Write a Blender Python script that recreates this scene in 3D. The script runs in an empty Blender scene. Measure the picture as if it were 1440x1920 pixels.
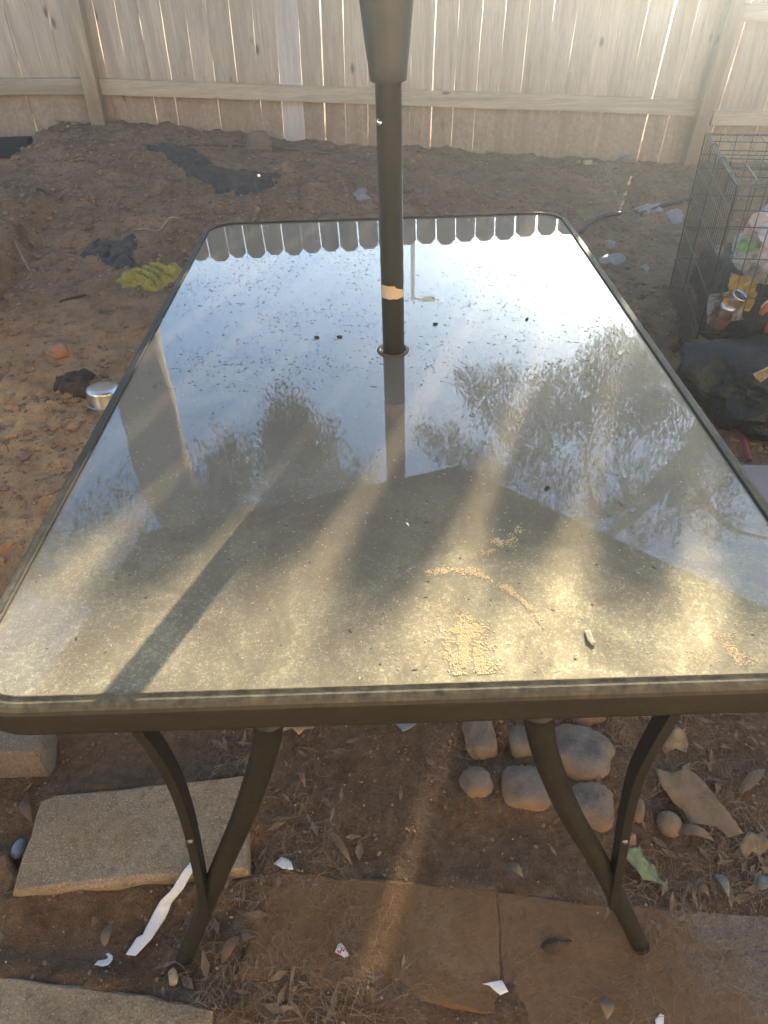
import bpy, bmesh, math, random
from mathutils import Vector, Matrix, noise

random.seed(7)
SC = bpy.context.scene
COL = SC.collection
rad = math.radians

# ------------------------------------------------------------------ camera
S = 0.96
CAM = Vector((-.0237 * S, -1.2557 * S, .6119 * S + .71))
PITCH, YAW, ROLL, F = .6823, -.0035, -.0346, 1331.0
_f = Vector((math.sin(YAW) * math.cos(PITCH), math.cos(YAW) * math.cos(PITCH), -math.sin(PITCH)))
_r = Vector((math.cos(YAW), -math.sin(YAW), 0))
_u = _r.cross(_f)
CR = (_r * math.cos(ROLL) + _u * math.sin(ROLL)).normalized()
CU = (_u * math.cos(ROLL) - _r * math.sin(ROLL)).normalized()
CF = _f.normalized()
cam = bpy.data.cameras.new('camera')
cam_o = bpy.data.objects.new('camera', cam)
COL.objects.link(cam_o)
cam_o.matrix_world = Matrix(((CR.x, CU.x, -CF.x, CAM.x), (CR.y, CU.y, -CF.y, CAM.y), (CR.z, CU.z, -CF.z, CAM.z), (0, 0, 0, 1)))
cam.sensor_fit = 'VERTICAL'
cam.sensor_height = 24.0
cam.lens = 24.0 * F / 1920.0
cam.clip_start = .02
cam.clip_end = 2000
SC.camera = cam_o

# ------------------------------------------------------------------ light
SUN_AZ, SUN_EL = rad(21.7), rad(12.75)
world = bpy.data.worlds.new('World')
SC.world = world
world.use_nodes = True
nt = world.node_tree
nt.nodes.clear()
out = nt.nodes.new('ShaderNodeOutputWorld')
bg = nt.nodes.new('ShaderNodeBackground')
sky = nt.nodes.new('ShaderNodeTexSky')
sky.sky_type = 'NISHITA'
sky.sun_disc = False
sky.sun_elevation = SUN_EL
sky.sun_rotation = SUN_AZ
sky.dust_density = .1
sky.ozone_density = 2.5
tc = nt.nodes.new('ShaderNodeTexCoord')
mp = nt.nodes.new('ShaderNodeMapping')
mp.inputs['Scale'].default_value = (1.6, 1.6, 3.4)
cn = nt.nodes.new('ShaderNodeTexNoise')
cn.inputs['Scale'].default_value = 2.3
cn.inputs['Detail'].default_value = 7
cn.inputs['Roughness'].default_value = .58
cn.inputs['Distortion'].default_value = .5
cr = nt.nodes.new('ShaderNodeValToRGB')
cr.color_ramp.elements[0].position = .49
cr.color_ramp.elements[1].position = .74
cr.color_ramp.elements[1].color = (.40, .40, .40, 1)
mixc = nt.nodes.new('ShaderNodeMix')
mixc.data_type = 'RGBA'
mixc.inputs[7].default_value = (5.7, 6.1, 6.7, 1)
L = nt.links.new
L(tc.outputs['Generated'], mp.inputs['Vector'])
L(mp.outputs[0], cn.inputs['Vector'])
L(cn.outputs[0], cr.inputs[0])
L(cr.outputs[0], mixc.inputs[0])
L(sky.outputs[0], mixc.inputs[6])
L(mixc.outputs[2], bg.inputs['Color'])
bg.inputs['Strength'].default_value = .10
L(bg.outputs[0], out.inputs['Surface'])

sun = bpy.data.lights.new('sun', 'SUN')
sun.energy = 5.0
sun.angle = rad(.53)
sun.color = (1, .85, .63)
sun_o = bpy.data.objects.new('sun', sun)
COL.objects.link(sun_o)
SUN_DIR = Vector((math.sin(SUN_AZ) * math.cos(SUN_EL), math.cos(SUN_AZ) * math.cos(SUN_EL), math.sin(SUN_EL)))
sun_o.rotation_euler = SUN_DIR.to_track_quat('Z', 'Y').to_euler()
sun_o.location = SUN_DIR * 60

SC.view_settings.view_transform = 'Standard'
SC.view_settings.look = 'None'
SC.view_settings.gamma = 1
SC.view_settings.use_curve_mapping = False
SC.view_settings.exposure = 2.65
SC.render.engine = 'CYCLES'
SC.cycles.use_denoising = True
SC.cycles.max_bounces = 8
SC.cycles.volume_bounces = 0
SC.cycles.sample_clamp_indirect = 6

# ------------------------------------------------------------------ helpers: pixels of the 1440 x 1920 picture to points
def ray(x, y):
    return CR * ((x - 720) / F) + CU * ((960 - y) / F) + CF
def on_z(x, y, z=0.):
    d = ray(x, y)
    return CAM + d * ((z - CAM.z) / d.z)
def on_y(x, y, Y):
    d = ray(x, y)
    return CAM + d * ((Y - CAM.y) / d.y)
def mirror_at(x, y, D):
    """a point D metres away that the table top mirrors at this pixel"""
    d = ray(x, y)
    t = (.71 - CAM.z) / d.z
    p = CAM + d * t
    t2 = D / math.hypot(d.x, d.y) - t
    return Vector((p.x + t2 * d.x, p.y + t2 * d.y, p.z - t2 * d.z))
def sstep(a, b, x):
    t = max(0., min(1., (x - a) / (b - a)))
    return t * t * (3 - 2 * t)
def interp(x, pts):
    if x <= pts[0][0]:
        return pts[0][1]
    for (a, va), (b, vb) in zip(pts, pts[1:]):
        if x <= b:
            return va + (vb - va) * (x - a) / (b - a)
    return pts[-1][1]
def fbm(x, y, s, o=3, seed=0.):
    return noise.fractal(Vector((x * s, y * s, seed)), 1., 2., o)

FENCE_Y = 3.9
BANK = [(-4, .42), (-2.2, .43), (-1.6, .42), (-1.2, .37), (-.6, .29), (.3, .2), (.9, .15), (1.9, .07), (3.5, .05)]
LA, LB = on_z(-40, 616, .04), on_z(104, 452, .12)
LD = (LB - LA).xy.normalized()
BANKS = []
def soil_bank(x, y):
    if y > -.15 or y < -1.1 or abs(x) > 1.3:
        return 0.
    b = 0.
    for ax, ay, bx, by, h, w in BANKS:
        dx, dy = bx - ax, by - ay
        t = max(0., min(1., ((x - ax) * dx + (y - ay) * dy) / (dx * dx + dy * dy)))
        d2 = (x - ax - t * dx) ** 2 + (y - ay - t * dy) ** 2
        b = max(b, h * math.exp(-d2 / (w * w)) * (.75 + .9 * fbm(x, y, 11, 3, 50.)))
    return b
for _pts, _z, _h, _w in (([(497, 1632), (720, 1645), (936, 1668), (1100, 1690), (1440, 1716)], .012, .012, .035), ([(940, 1668), (955, 1905)], .012, .0135, .022), ([(440, 1830), (700, 1868), (948, 1905)], .012, .018, .035), ([(497, 1632), (440, 1830)], .012, .018, .035),
                       ([(20, 1690), (465, 1645)], .02, .030, .03), ([(96, 1490), (464, 1452)], .03, .040, .03), ([(-60, 1822), (205, 1851), (402, 1893)], .02, .026, .03), ([(465, 1640), (465, 1452)], .02, .03, .03),
                       ([(880, 1422), (1150, 1430)], 0., .020, .05), ([(890, 1345), (1150, 1345)], 0., .020, .05), ([(890, 1490), (1120, 1500)], 0., .018, .05), ([(938, 1350), (934, 1500)], 0., .020, .04), ([(1030, 1350), (1050, 1500)], 0., .020, .04), ([(1160, 1400), (1165, 1550)], 0., .020, .04)):
    for _a, _b in zip(_pts, _pts[1:]):
        _p, _q = on_z(*_a, _z), on_z(*_b, _z)
        BANKS.append((_p.x, _p.y, _q.x, _q.y, _h, _w))
def gz(x, y):
    z = interp(x, BANK) * sstep(.9, 3.85, y)
    if y > 4.0:
        z *= 1 - .9 * sstep(4.0, 7.5, y)
    r = max(abs(x) - 3.5, abs(y - 1) - 4, 0)
    k = 1 / (1 + r * .4)
    far = sstep(.2, 1.2, y)
    z += k * (.022 * far * fbm(x, y, 1.3) + (.006 + .010 * far) * fbm(x, y, 5, 4, 3.) + (.004 + .016 * far) * fbm(x, y, 13, 3, 9.) + (.001 + .009 * far) * fbm(x, y, 36, 2, 19.) + .011 * far * max(0., .35 - abs(fbm(x, y, 6., 2, 29.))) )
    z += soil_bank(x, y)
    # old terrace edge on the left
    if -3.6 < x < -.6 and .3 < y < 3.2:
        q = Vector((x - LA.x, y - LA.y))
        al, sd = q.dot(LD), q.x * LD.y - q.y * LD.x
        sd += .025 * fbm(x, y, 9, 3, 5.)
        z += .11 * (1 - sstep(-.045, .02, sd)) * (1 - sstep((LB - LA).xy.length - .05, (LB - LA).xy.length + .25, al)) * sstep(-1.4, -.2, sd)
    # hollow where the earth has slipped away from the fence
    if x < -1.6 and y > 3.0:
        z -= .27 * (1 - sstep(-2.16, -2.02, x + .04 * fbm(x, y, 5, 2, 2.))) * sstep(3.15, 3.55, y + .05 * fbm(x, y, 4, 2, 8.)) * (1 - sstep(4.3, 4.8, y))
    return z
def at(px, py, dz=0.):
    z = .02
    for _ in range(9):
        p = on_z(px, py, z + dz)
        z = gz(p.x, p.y)
    return Vector((p.x, p.y, z + dz))

# ------------------------------------------------------------------ helpers: materials
def nodes_of(name):
    m = bpy.data.materials.new(name)
    m.use_nodes = True
    t = m.node_tree
    return m, t, t.nodes['Principled BSDF'], t.nodes['Material Output']
def N(t, kind, **kw):
    n = t.nodes.new('ShaderNode' + kind)
    for k, v in kw.items():
        if k in n.inputs:
            n.inputs[k].default_value = v
        else:
            setattr(n, k, v)
    return n
def ramp(t, src, stops):
    r = N(t, 'ValToRGB')
    e = r.color_ramp.elements
    while len(e) < len(stops):
        e.new(.5)
    for el, (p, c) in zip(e, stops):
        el.position = p
        el.color = (c, c, c, 1) if isinstance(c, (int, float)) else (*c, 1)
    t.links.new(src, r.inputs[0])
    return r.outputs[0]
def mix(t, fac, a, b, mode='MIX'):
    m = N(t, 'Mix', data_type='RGBA', blend_type=mode)
    for s, v in ((0, fac), (6, a), (7, b)):
        if hasattr(v, 'default_value') and hasattr(v, 'is_linked'):
            t.links.new(v, m.inputs[s])
        else:
            m.inputs[s].default_value = v if isinstance(v, (int, float)) else (*v, 1)
    return m.outputs[2]
def math_(t, op, a, b=0., c=0.):
    m = N(t, 'Math', operation=op)
    for i, v in enumerate((a, b, c)):
        if hasattr(v, 'is_linked'):
            t.links.new(v, m.inputs[i])
        else:
            m.inputs[i].default_value = v
    return m.outputs[0]
def coord(t, kind='Object', scale=(1, 1, 1)):
    c = N(t, 'TexCoord')
    m = N(t, 'Mapping')
    m.inputs['Scale'].default_value = scale
    t.links.new(c.outputs[kind], m.inputs[0])
    return m.outputs[0]
def wpos(t, scale=(1, 1, 1)):
    g = N(t, 'NewGeometry')
    m = N(t, 'Mapping')
    m.inputs['Scale'].default_value = scale
    t.links.new(g.outputs['Position'], m.inputs[0])
    return m.outputs[0]
def tex(t, vec, scale, detail=4, rough=.6, dist=0., kind='Noise'):
    n = N(t, 'Tex' + kind)
    n.inputs['Scale'].default_value = scale
    if kind == 'Noise':
        n.inputs['Detail'].default_value = detail
        n.inputs['Roughness'].default_value = rough
        n.inputs['Distortion'].default_value = dist
    t.links.new(vec, n.inputs['Vector'])
    return n.outputs[0]
def bump(t, bsdf, h, strength, dist=.01, prev=None):
    b = N(t, 'Bump')
    b.inputs['Strength'].default_value = strength
    b.inputs['Distance'].default_value = dist
    t.links.new(h, b.inputs['Height'])
    if prev:
        t.links.new(prev, b.inputs['Normal'])
    t.links.new(b.outputs[0], bsdf.inputs['Normal'])
    return b.outputs[0]
_mats = {}
def M(name, a, b=None, *args, **kw):
    return _M(name, a, b, *args, **kw)
def _M(name, a, b=None, scale=20., rough=.8, bs=.3, bscale=None, metal=0., spec=.3, world=False, dist=.004, dust=None, var=0., trans=0., near_end=False):
    """two-tone mottled procedural material with fine relief, optional dust on upward faces"""
    if name in _mats:
        return _mats[name]
    m, t, p, o = nodes_of(name)
    b = b or tuple(c * .6 for c in a)
    v = wpos(t) if world else coord(t)
    n1 = tex(t, v, scale, 5, .65)
    col = mix(t, ramp(t, n1, [(.32, 0.), (.68, 1.)]), b, a)
    fine = tex(t, v, (bscale or scale * 6), 3, .7)
    col = mix(t, .25, col, mix(t, fine, (.25, .25, .25), (1.6, 1.6, 1.6)), 'MULTIPLY')
    if var:
        oi = N(t, 'ObjectInfo')
        k = N(t, 'MapRange')
        k.inputs[3].default_value, k.inputs[4].default_value = 1 - var, 1 + var
        t.links.new(oi.outputs['Random'], k.inputs[0])
        h = N(t, 'HueSaturation')
        t.links.new(k.outputs[0], h.inputs['Value'])
        t.links.new(col, h.inputs['Color'])
        col = h.outputs[0]
    if dust:
        g = N(t, 'NewGeometry')
        sx = N(t, 'SeparateXYZ')
        t.links.new(g.outputs['Normal'], sx.inputs[0])
        up = ramp(t, sx.outputs[2], [(.3, 0.), (.95, 1.)])
        dn = ramp(t, tex(t, v, 60, 5, .7), [(.35, .25), (.7, 1.)])
        fac = math_(t, 'MULTIPLY', up, math_(t, 'MULTIPLY', dn, dust[1]))
        if near_end:   # dust lies thick only at the near end of the table
            s2 = N(t, 'SeparateXYZ')
            t.links.new(g.outputs['Position'], s2.inputs[0])
            fac = math_(t, 'MULTIPLY', fac, ramp(t, math_(t, 'MULTIPLY', s2.outputs[1], -1.), [(.35, .18), (.72, 1.)]))
        col = mix(t, fac, col, dust[0])
        rr = math_(t, 'ADD', math_(t, 'MULTIPLY', fac, .5), rough)
        t.links.new(rr, p.inputs['Roughness'])
    else:
        p.inputs['Roughness'].default_value = rough
    t.links.new(col, p.inputs['Base Color'])
    p.inputs['Metallic'].default_value = metal
    p.inputs['Specular IOR Level'].default_value = spec
    if trans:
        p.inputs['Transmission Weight'].default_value = trans
    if bs:
        bump(t, p, fine, bs, dist)
    _mats[name] = m
    return m

# ------------------------------------------------------------------ helpers: objects
def link(o, parent=None):
    COL.objects.link(o)
    if parent:
        o.parent = parent
    return o
def obj(name, verts, faces, mat, parent=None, smooth=False):
    me = bpy.data.meshes.new(name)
    me.from_pydata([tuple(v) for v in verts], [], faces)
    me.materials.append(mat)
    if smooth:
        me.polygons.foreach_set('use_smooth', [True] * len(me.polygons))
    me.update()
    return link(bpy.data.objects.new(name, me), parent)
def from_bm(name, bm, mat, parent=None, smooth=False):
    bmesh.ops.recalc_face_normals(bm, faces=bm.faces)
    me = bpy.data.meshes.new(name)
    bm.to_mesh(me)
    bm.free()
    me.materials.append(mat)
    if smooth:
        me.polygons.foreach_set('use_smooth', [True] * len(me.polygons))
    return link(bpy.data.objects.new(name, me), parent)
def empty(name, loc=(0, 0, 0), rz=0.):
    o = bpy.data.objects.new(name, None)
    o.location = loc
    o.rotation_euler[2] = rz
    o.empty_display_size = .1
    return link(o)
def tag(o, label=None, cat=None, group=None, kind=None):
    if label: o['label'] = label
    if cat: o['category'] = cat
    if group: o['group'] = group
    if kind: o['kind'] = kind
    return o
def tube_data(path, radii, seg=12, cap=True, flat=1., up=Vector((0, 1, 0)), base=0):
    path = [Vector(p) for p in path]
    if not hasattr(radii, '__len__'):
        radii = [radii] * len(path)
    V, Fc = [], []
    for i, p in enumerate(path):
        tn = (path[min(i + 1, len(path) - 1)] - path[max(i - 1, 0)]).normalized()
        a = up.cross(tn)
        if a.length < 1e-3:
            a = Vector((1, 0, 0)).cross(tn)
        a.normalize()
        b = tn.cross(a)
        for k in range(seg):
            th = 2 * math.pi * k / seg
            V.append(p + a * (math.cos(th) * radii[i]) + b * (math.sin(th) * radii[i] * flat))
    for i in range(len(path) - 1):
        for k in range(seg):
            q = (k + 1) % seg
            Fc.append((base + i * seg + k, base + i * seg + q, base + (i + 1) * seg + q, base + (i + 1) * seg + k))
    if cap:
        Fc.append(tuple(base + k for k in reversed(range(seg))))
        Fc.append(tuple(base + (len(path) - 1) * seg + k for k in range(seg)))
    return V, Fc
def tube(name, path, radii, mat, parent=None, seg=12, cap=True, flat=1., up=Vector((0, 1, 0)), smooth=True):
    V, Fc = tube_data(path, radii, seg, cap, flat, up)
    return obj(name, V, Fc, mat, parent, smooth)
def spline(pts, n=8):
    P = [Vector(p) for p in pts]
    P = [P[0] * 2 - P[1]] + P + [P[-1] * 2 - P[-2]]
    o = []
    for i in range(1, len(P) - 2):
        for k in range(n):
            t = k / n
            a, b, c, d = P[i - 1:i + 3]
            o.append(.5 * ((2 * b) + (c - a) * t + (2 * a - 5 * b + 4 * c - d) * t * t + (3 * b - a - 3 * c + d) * t ** 3))
    o.append(P[-2])
    return o
def box_bm(bm, lo, hi, bev=0.):
    r = bmesh.ops.create_cube(bm, size=1)
    lo, hi = Vector(lo), Vector(hi)
    for v in r['verts']:
        v.co = Vector((lo[i] + (v.co[i] + .5) * (hi[i] - lo[i]) for i in range(3)))
    if bev:
        bmesh.ops.bevel(bm, geom=list({e for v in r['verts'] for e in v.link_edges}), offset=bev, segments=2, affect='EDGES', profile=.6)
def box(name, lo, hi, mat, parent=None, bev=.002):
    bm = bmesh.new()
    box_bm(bm, lo, hi, bev)
    return from_bm(name, bm, mat, parent)
def rock(name, loc, size, mat, parent=None, rz=0., seed=0., p=2., rough=.12, sub=3, ns=1.6):
    bm = bmesh.new()
    bmesh.ops.create_icosphere(bm, subdivisions=sub, radius=1)
    for v in bm.verts:
        c = v.co.copy()
        k = (abs(c.x) ** p + abs(c.y) ** p + abs(c.z) ** p) ** (-1 / p)
        c *= k
        c *= 1 + rough * noise.fractal(c * ns + Vector((seed * 3.7, seed, -seed)), 1., 2., 4)
        v.co = Vector((c.x * size[0], c.y * size[1], c.z * size[2]))
    bmesh.ops.rotate(bm, verts=bm.verts, cent=(0, 0, 0), matrix=Matrix.Rotation(rz, 3, 'Z'))
    o = from_bm(name, bm, mat, parent, True)
    o.location = loc
    return o
def lathe(name, prof, mat, parent=None, seg=28, smooth=True, loc=(0, 0, 0), mtx=None):
    V, Fc = [], []
    for r, z in prof:
        for k in range(seg):
            a = 2 * math.pi * k / seg
            V.append(Vector((r * math.cos(a), r * math.sin(a), z)))
    for i in range(len(prof) - 1):
        for k in range(seg):
            q = (k + 1) % seg
            Fc.append((i * seg + k, i * seg + q, (i + 1) * seg + q, (i + 1) * seg + k))
    Fc.append(tuple(reversed(range(seg))))
    Fc.append(tuple((len(prof) - 1) * seg + k for k in range(seg)))
    if mtx:
        V = [mtx @ v for v in V]
    o = obj(name, V, Fc, mat, parent, smooth)
    o.location = loc
    return o

# ------------------------------------------------------------------ materials of the setting
def mat_ground():
    m, t, p, o = nodes_of('dirt')
    v = wpos(t)
    big = tex(t, v, .75, 3, .5)
    mid = tex(t, v, 4.5, 6, .65, .4)
    fin = tex(t, v, 38, 5, .7)
    vf = tex(t, v, 210, 3, .7)
    g = N(t, 'NewGeometry')
    sx = N(t, 'SeparateXYZ')
    t.links.new(g.outputs['Position'], sx.inputs[0])
    # redder clay where the yard is trodden on the left of the table, greyer topsoil towards the fence
    clay = math_(t, 'MULTIPLY', ramp(t, math_(t, 'ADD', math_(t, 'MULTIPLY', sx.outputs[0], -.4), math_(t, 'MULTIPLY', big, .5)), [(.35, 0.), (.8, 1.)]),
                 ramp(t, math_(t, 'MULTIPLY', math_(t, 'ADD', sx.outputs[1], math_(t, 'MULTIPLY', mid, .9)), .3), [(.45, 1.), (.72, 0.)]))
    soil = mix(t, ramp(t, mid, [(.3, 0.), (.7, 1.)]), (.135, .076, .042), (.31, .185, .105))
    red = mix(t, ramp(t, mid, [(.3, 0.), (.7, 1.)]), (.36, .18, .075), (.70, .40, .18))
    col = mix(t, clay, soil, red)
    painted_shade = ramp(t, math_(t, 'ADD', sx.outputs[1], math_(t, 'MULTIPLY', mid, .5)), [(.15, .8), (.6, 0.)])
    col = mix(t, painted_shade, col, (.062, .034, .017))  # table shade painted into the soil colour under and before the table
    col = mix(t, ramp(t, fin, [(.3, .0), (.75, .75)]), col, mix(t, .4, col, (.42, .29, .185)))
    col = mix(t, ramp(t, vf, [(.62, 0.), (.76, .75)]), col, (.42, .32, .23))
    col = mix(t, ramp(t, vf, [(.26, .85), (.42, 0.)]), col, (.06, .036, .022))
    col = mix(t, ramp(t, tex(t, v, 13, 5, .7, .5), [(.30, .8), (.50, 0.)]), col, mix(t, .6, col, (.055, .034, .021)))
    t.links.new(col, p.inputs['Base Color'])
    p.inputs['Roughness'].default_value = .95
    p.inputs['Specular IOR Level'].default_value = .15
    n = bump(t, p, fin, 1., .02)
    bump(t, p, vf, .8, .004, n)
    return m
def mat_wood(name, a, b, stain=True, along='Z'):
    m, t, p, o = nodes_of(name)
    sc = {'Z': (14, 14, .9), 'X': (.9, 14, 14)}[along]
    oi = N(t, 'ObjectInfo')
    v0 = coord(t, 'Object', sc)
    add = N(t, 'VectorMath', operation='ADD')
    comb = N(t, 'CombineXYZ')
    for i in range(3):
        t.links.new(math_(t, 'MULTIPLY', oi.outputs['Random'], 37. + 11 * i), comb.inputs[i])
    t.links.new(v0, add.inputs[0])
    t.links.new(comb.outputs[0], add.inputs[1])
    v = add.outputs[0]
    g1 = tex(t, v, 2.2, 6, .65, 1.2)
    g2 = tex(t, v, 11, 4, .7, .3)
    col = mix(t, ramp(t, g1, [(.3, 0.), (.7, 1.)]), b, a)
    col = mix(t, ramp(t, g2, [(.3, .45), (.55, 0.)]), col, tuple(c * .6 for c in b))
    h = N(t, 'HueSaturation')
    k = N(t, 'MapRange')
    k.inputs[3].default_value, k.inputs[4].default_value = .86, 1.08
    t.links.new(oi.outputs['Random'], k.inputs[0])
    t.links.new(k.outputs[0], h.inputs['Value'])
    t.links.new(col, h.inputs['Color'])
    col = h.outputs[0]
    # grey rain stains running down the boards
    st = tex(t, v, .8, 4, .6, .6)
    col = mix(t, ramp(t, st, [(.34, .5), (.52, 0.)]), col, tuple(c * .62 for c in b))
    # knots
    kn = N(t, 'TexVoronoi')
    kn.inputs['Scale'].default_value = 1.
    ks = {'Z': (7.5, 7.5, 3.2), 'X': (3.2, 7.5, 7.5)}[along]
    kv = N(t, 'VectorMath', operation='ADD')
    t.links.new(coord(t, 'Object', ks), kv.inputs[0])
    t.links.new(comb.outputs[0], kv.inputs[1])
    t.links.new(kv.outputs[0], kn.inputs['Vector'])
    col = mix(t, ramp(t, kn.outputs[0], [(.05, .75), (.12, 0.)]), col, (.09, .06, .035))
    if stain:   # rain-splashed mud along the foot of the boards
        g = N(t, 'NewGeometry')
        sx = N(t, 'SeparateXYZ')
        t.links.new(g.outputs['Position'], sx.inputs[0])
        w = tex(t, wpos(t, (9, 9, 3)), 1., 5, .65)
        hgt = math_(t, 'ADD', math_(t, 'ADD', sx.outputs[2], math_(t, 'MULTIPLY', sx.outputs[0], .065)), math_(t, 'MULTIPLY', w, -.35))
        f = ramp(t, hgt, [(.24, .75), (.47, 0.)])
        sp = ramp(t, tex(t, wpos(t), 46, 4, .7), [(.3, .45), (.65, 1.)])
        col = mix(t, math_(t, 'MULTIPLY', f, sp), col, (.24, .145, .08))
    t.links.new(col, p.inputs['Base Color'])
    p.inputs['Roughness'].default_value = .85
    p.inputs['Specular IOR Level'].default_value = .2
    bump(t, p, g2, .35, .004)
    return m
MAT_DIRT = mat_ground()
MAT_PICKET = mat_wood('weathered_cedar', (.56, .445, .325), (.43, .33, .23))
MAT_PALE = mat_wood('new_pine', (.66, .55, .46), (.57, .465, .375), False)
MAT_RAIL = mat_wood('weathered_rail', (.50, .395, .28), (.38, .285, .185), False, 'X')
MAT_POST = mat_wood('weathered_post', (.45, .335, .22), (.33, .235, .145))
MAT_TIMBER = mat_wood('old_timber', (.07, .062, .052), (.035, .03, .026), False, 'X')

# ------------------------------------------------------------------ the ground
def graded(lo, hi, step, far):
    c = [lo + i * step for i in range(int(round((hi - lo) / step)) + 1)]
    a, d = [], step
    x = c[-1]
    while x < far:
        d *= 1.35
        x += d
        a.append(x)
    b, d = [], step
    x = c[0]
    while x > -far:
        d *= 1.35
        x -= d
        b.append(x)
    return b[::-1] + c + a
def build_ground():
    X = graded(-3.0, 3.2, .0175, 70)
    Y = graded(-1.15, 4.15, .0175, 70)
    V = [(x, y, gz(x, y)) for y in Y for x in X]
    n = len(X)
    Fc = [(j * n + i, j * n + i + 1, (j + 1) * n + i + 1, (j + 1) * n + i) for j in range(len(Y) - 1) for i in range(n - 1)]
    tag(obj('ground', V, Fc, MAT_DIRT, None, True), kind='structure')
build_ground()

# ------------------------------------------------------------------ the fence
def lean_at(x):
    return math.tan(rad(1.8 + max(0., min(2.4, (x - .8) * 2.2))))
GAPS = [-12, 30, 71, 107.5, 150, 192.5, 232.5, 273, 314.5, 358, 397.5, 439, 480, 521, 563, 604, 645, 689, 730, 771, 814, 856, 899, 941, 984, 1027.5, 1070, 1112, 1156, 1197, 1244, 1287, 1334, 1380, 1425, 1468]
WIDE = {71: 2.8, 192.5: 3.2, 314.5: 3.4, 358: 2., 439: 2.6, 480: 2., 563: 2.6, 604: 7.5, 645: 2.4, 814: 8.5, 899: 3, 941: 3.5, 1197: 10, 1244: 16, 1287: 12, 1334: 15, 1380: 13, 1425: 8, 1468: 7, 30: 3}
LOW = {1197: 3.5, 1244: 15, 1287: 4, 1334: 5, 1380: 5, 1425: 5}
def build_fence():
    root = empty('picket_fence', (0, FENCE_Y, 0))
    tag(root, 'weathered beige wooden board fence with dog-eared tops behind the dirt yard', 'fence')
    edges = []
    for g in GAPS:
        p = on_y(g, 100, FENCE_Y)
        v = WIDE.get(g, random.choice((1.4, 1.8, 2.2, 2.6))) / 1000
        edges.append((p.x, p.z, max(v, random.uniform(.005, .008)), LOW.get(g, v * 1000) / 1000))
    x = edges[0][0]
    pre = []
    while x > -8.6:
        x -= .139
        pre.append((x, .8, random.choice((.003, .004, .006)), .003))
    x = edges[-1][0]
    post = []
    while x < 9.6:
        x += .144
        post.append((x, .65, random.choice((.004, .006)), .004))
    edges = pre[::-1] + edges + post
    pale_x = on_y(540, 100, FENCE_Y).x
    T = .013
    for (x0, z0, w0, v0), (x1, z1, w1, v1) in zip(edges, edges[1:]):
        xc, zc, hw0 = (x0 + x1) / 2, (z0 + z1) / 2, (x1 - x0) / 2
        l0, l1 = xc - (x0 + w0 / 2), (x1 - w1 / 2) - xc
        pale = abs(xc - pale_x) < .05
        near = -3 < xc < 3.2
        top = interp(xc, [(-3, 1.96), (-1.5, 1.905), (0, 1.85), (1.2, 1.80), (2.2, 1.835), (4, 1.80)]) + random.uniform(-.012, .012)
        bot = interp(xc, BANK) - .16
        if xc < -2.03:
            bot = on_z(30, 263, 0).z + .30
        if pale:
            bot = .215
        le = lean_at(xc) + random.uniform(-.0025, .0025)
        n = 14 if near else 1
        sd = xc * 13.7
        rows = []
        for i in range(n + 1):
            z = bot + (top - .035 - bot) * i / n
            j = (lambda s: .0036 * fbm(z, s, 7., 3, sd) if near else 0.)
            nar = 1 - sstep(1.2, 1.6, z)
            rows.append((-l0 - nar * (w0 - v0) / 2 + j(1.), l1 + nar * (w1 - v1) / 2 + j(7.), z))
        ear = .036
        rows.append((-l0 + ear, l1 - ear, top))
        V, Fc = [], []
        yb = random.uniform(-.004, .002)
        for a, b, z in rows:
            sh = (z - zc) * le
            for yy in (yb, yb + T):
                V += [(a + sh, yy, z), (b + sh, yy, z)]
        for i in range(len(rows) - 1):
            k, q = i * 4, i * 4 + 4
            Fc += [(k, k + 1, q + 1, q), (k + 3, k + 2, q + 2, q + 3), (k + 1, k + 3, q + 3, q + 1), (k + 2, k, q, q + 2)]
        e = (len(rows) - 1) * 4
        Fc += [(0, 2, 3, 1), (e, e + 1, e + 3, e + 2)]
        o = obj('picket', V, Fc, MAT_PALE if pale else MAT_PICKET, root)
        o.location = (xc, 0, 0)
        if pale:
            o['label'] = 'paler newer board reaching lower than the rest'
    # posts stand on the yard side, rails butt between them
    def shear(o, zc, le):
        for v in o.data.vertices:
            v.co.x += (v.co.z - zc) * le
    pl = on_y(153, 100, FENCE_Y - .09)
    pr = on_y(1357, 100, FENCE_Y - .09)
    span = pr.x - pl.x
    posts = [pl.x - 2.42, pl.x, pl.x + span, pl.x + span + 2.42, pl.x + span + 4.84]
    posts = [pl.x - 4.84] + posts
    for x in posts:
        o = box('post', (-.0445, -.091, gz(x, FENCE_Y) - .3), (.0445, -.002, 1.86 if x < 1 else 1.76), MAT_POST, root, .004)
        o.location.x = x
        shear(o, .72, lean_at(x))
    def rail(xa, xb, za, zb, zm):
        n = 12
        V, Fc = [], []
        Lr = xb - xa
        for i in range(n + 1):
            x = xa + Lr * i / n
            z = za + (zb - za) * i / n + .004 * fbm(x, zm, 1.2, 2, 4.)
            for dy, dz in ((-.040, -.083), (-.0395, 0.), (-.002, .003), (-.002, -.085)):
                V.append((x - xa, dy, z + dz))
        for i in range(n):
            for k in range(4):
                q = (k + 1) % 4
                Fc.append((i * 4 + k, i * 4 + q, i * 4 + 4 + q, i * 4 + 4 + k))
        Fc += [(3, 2, 1, 0), (n * 4, n * 4 + 1, n * 4 + 2, n * 4 + 3)]
        o = obj('rail', V, Fc, MAT_RAIL, root)
        o.location.x = xa
    zl0, zl1 = on_y(0, 143, FENCE_Y - .04).z, on_y(140, 148, FENCE_Y - .04).z
    zm0, zm1 = on_y(190, 148, FENCE_Y - .04).z, on_y(1312, 190, FENCE_Y - .04).z
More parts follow.
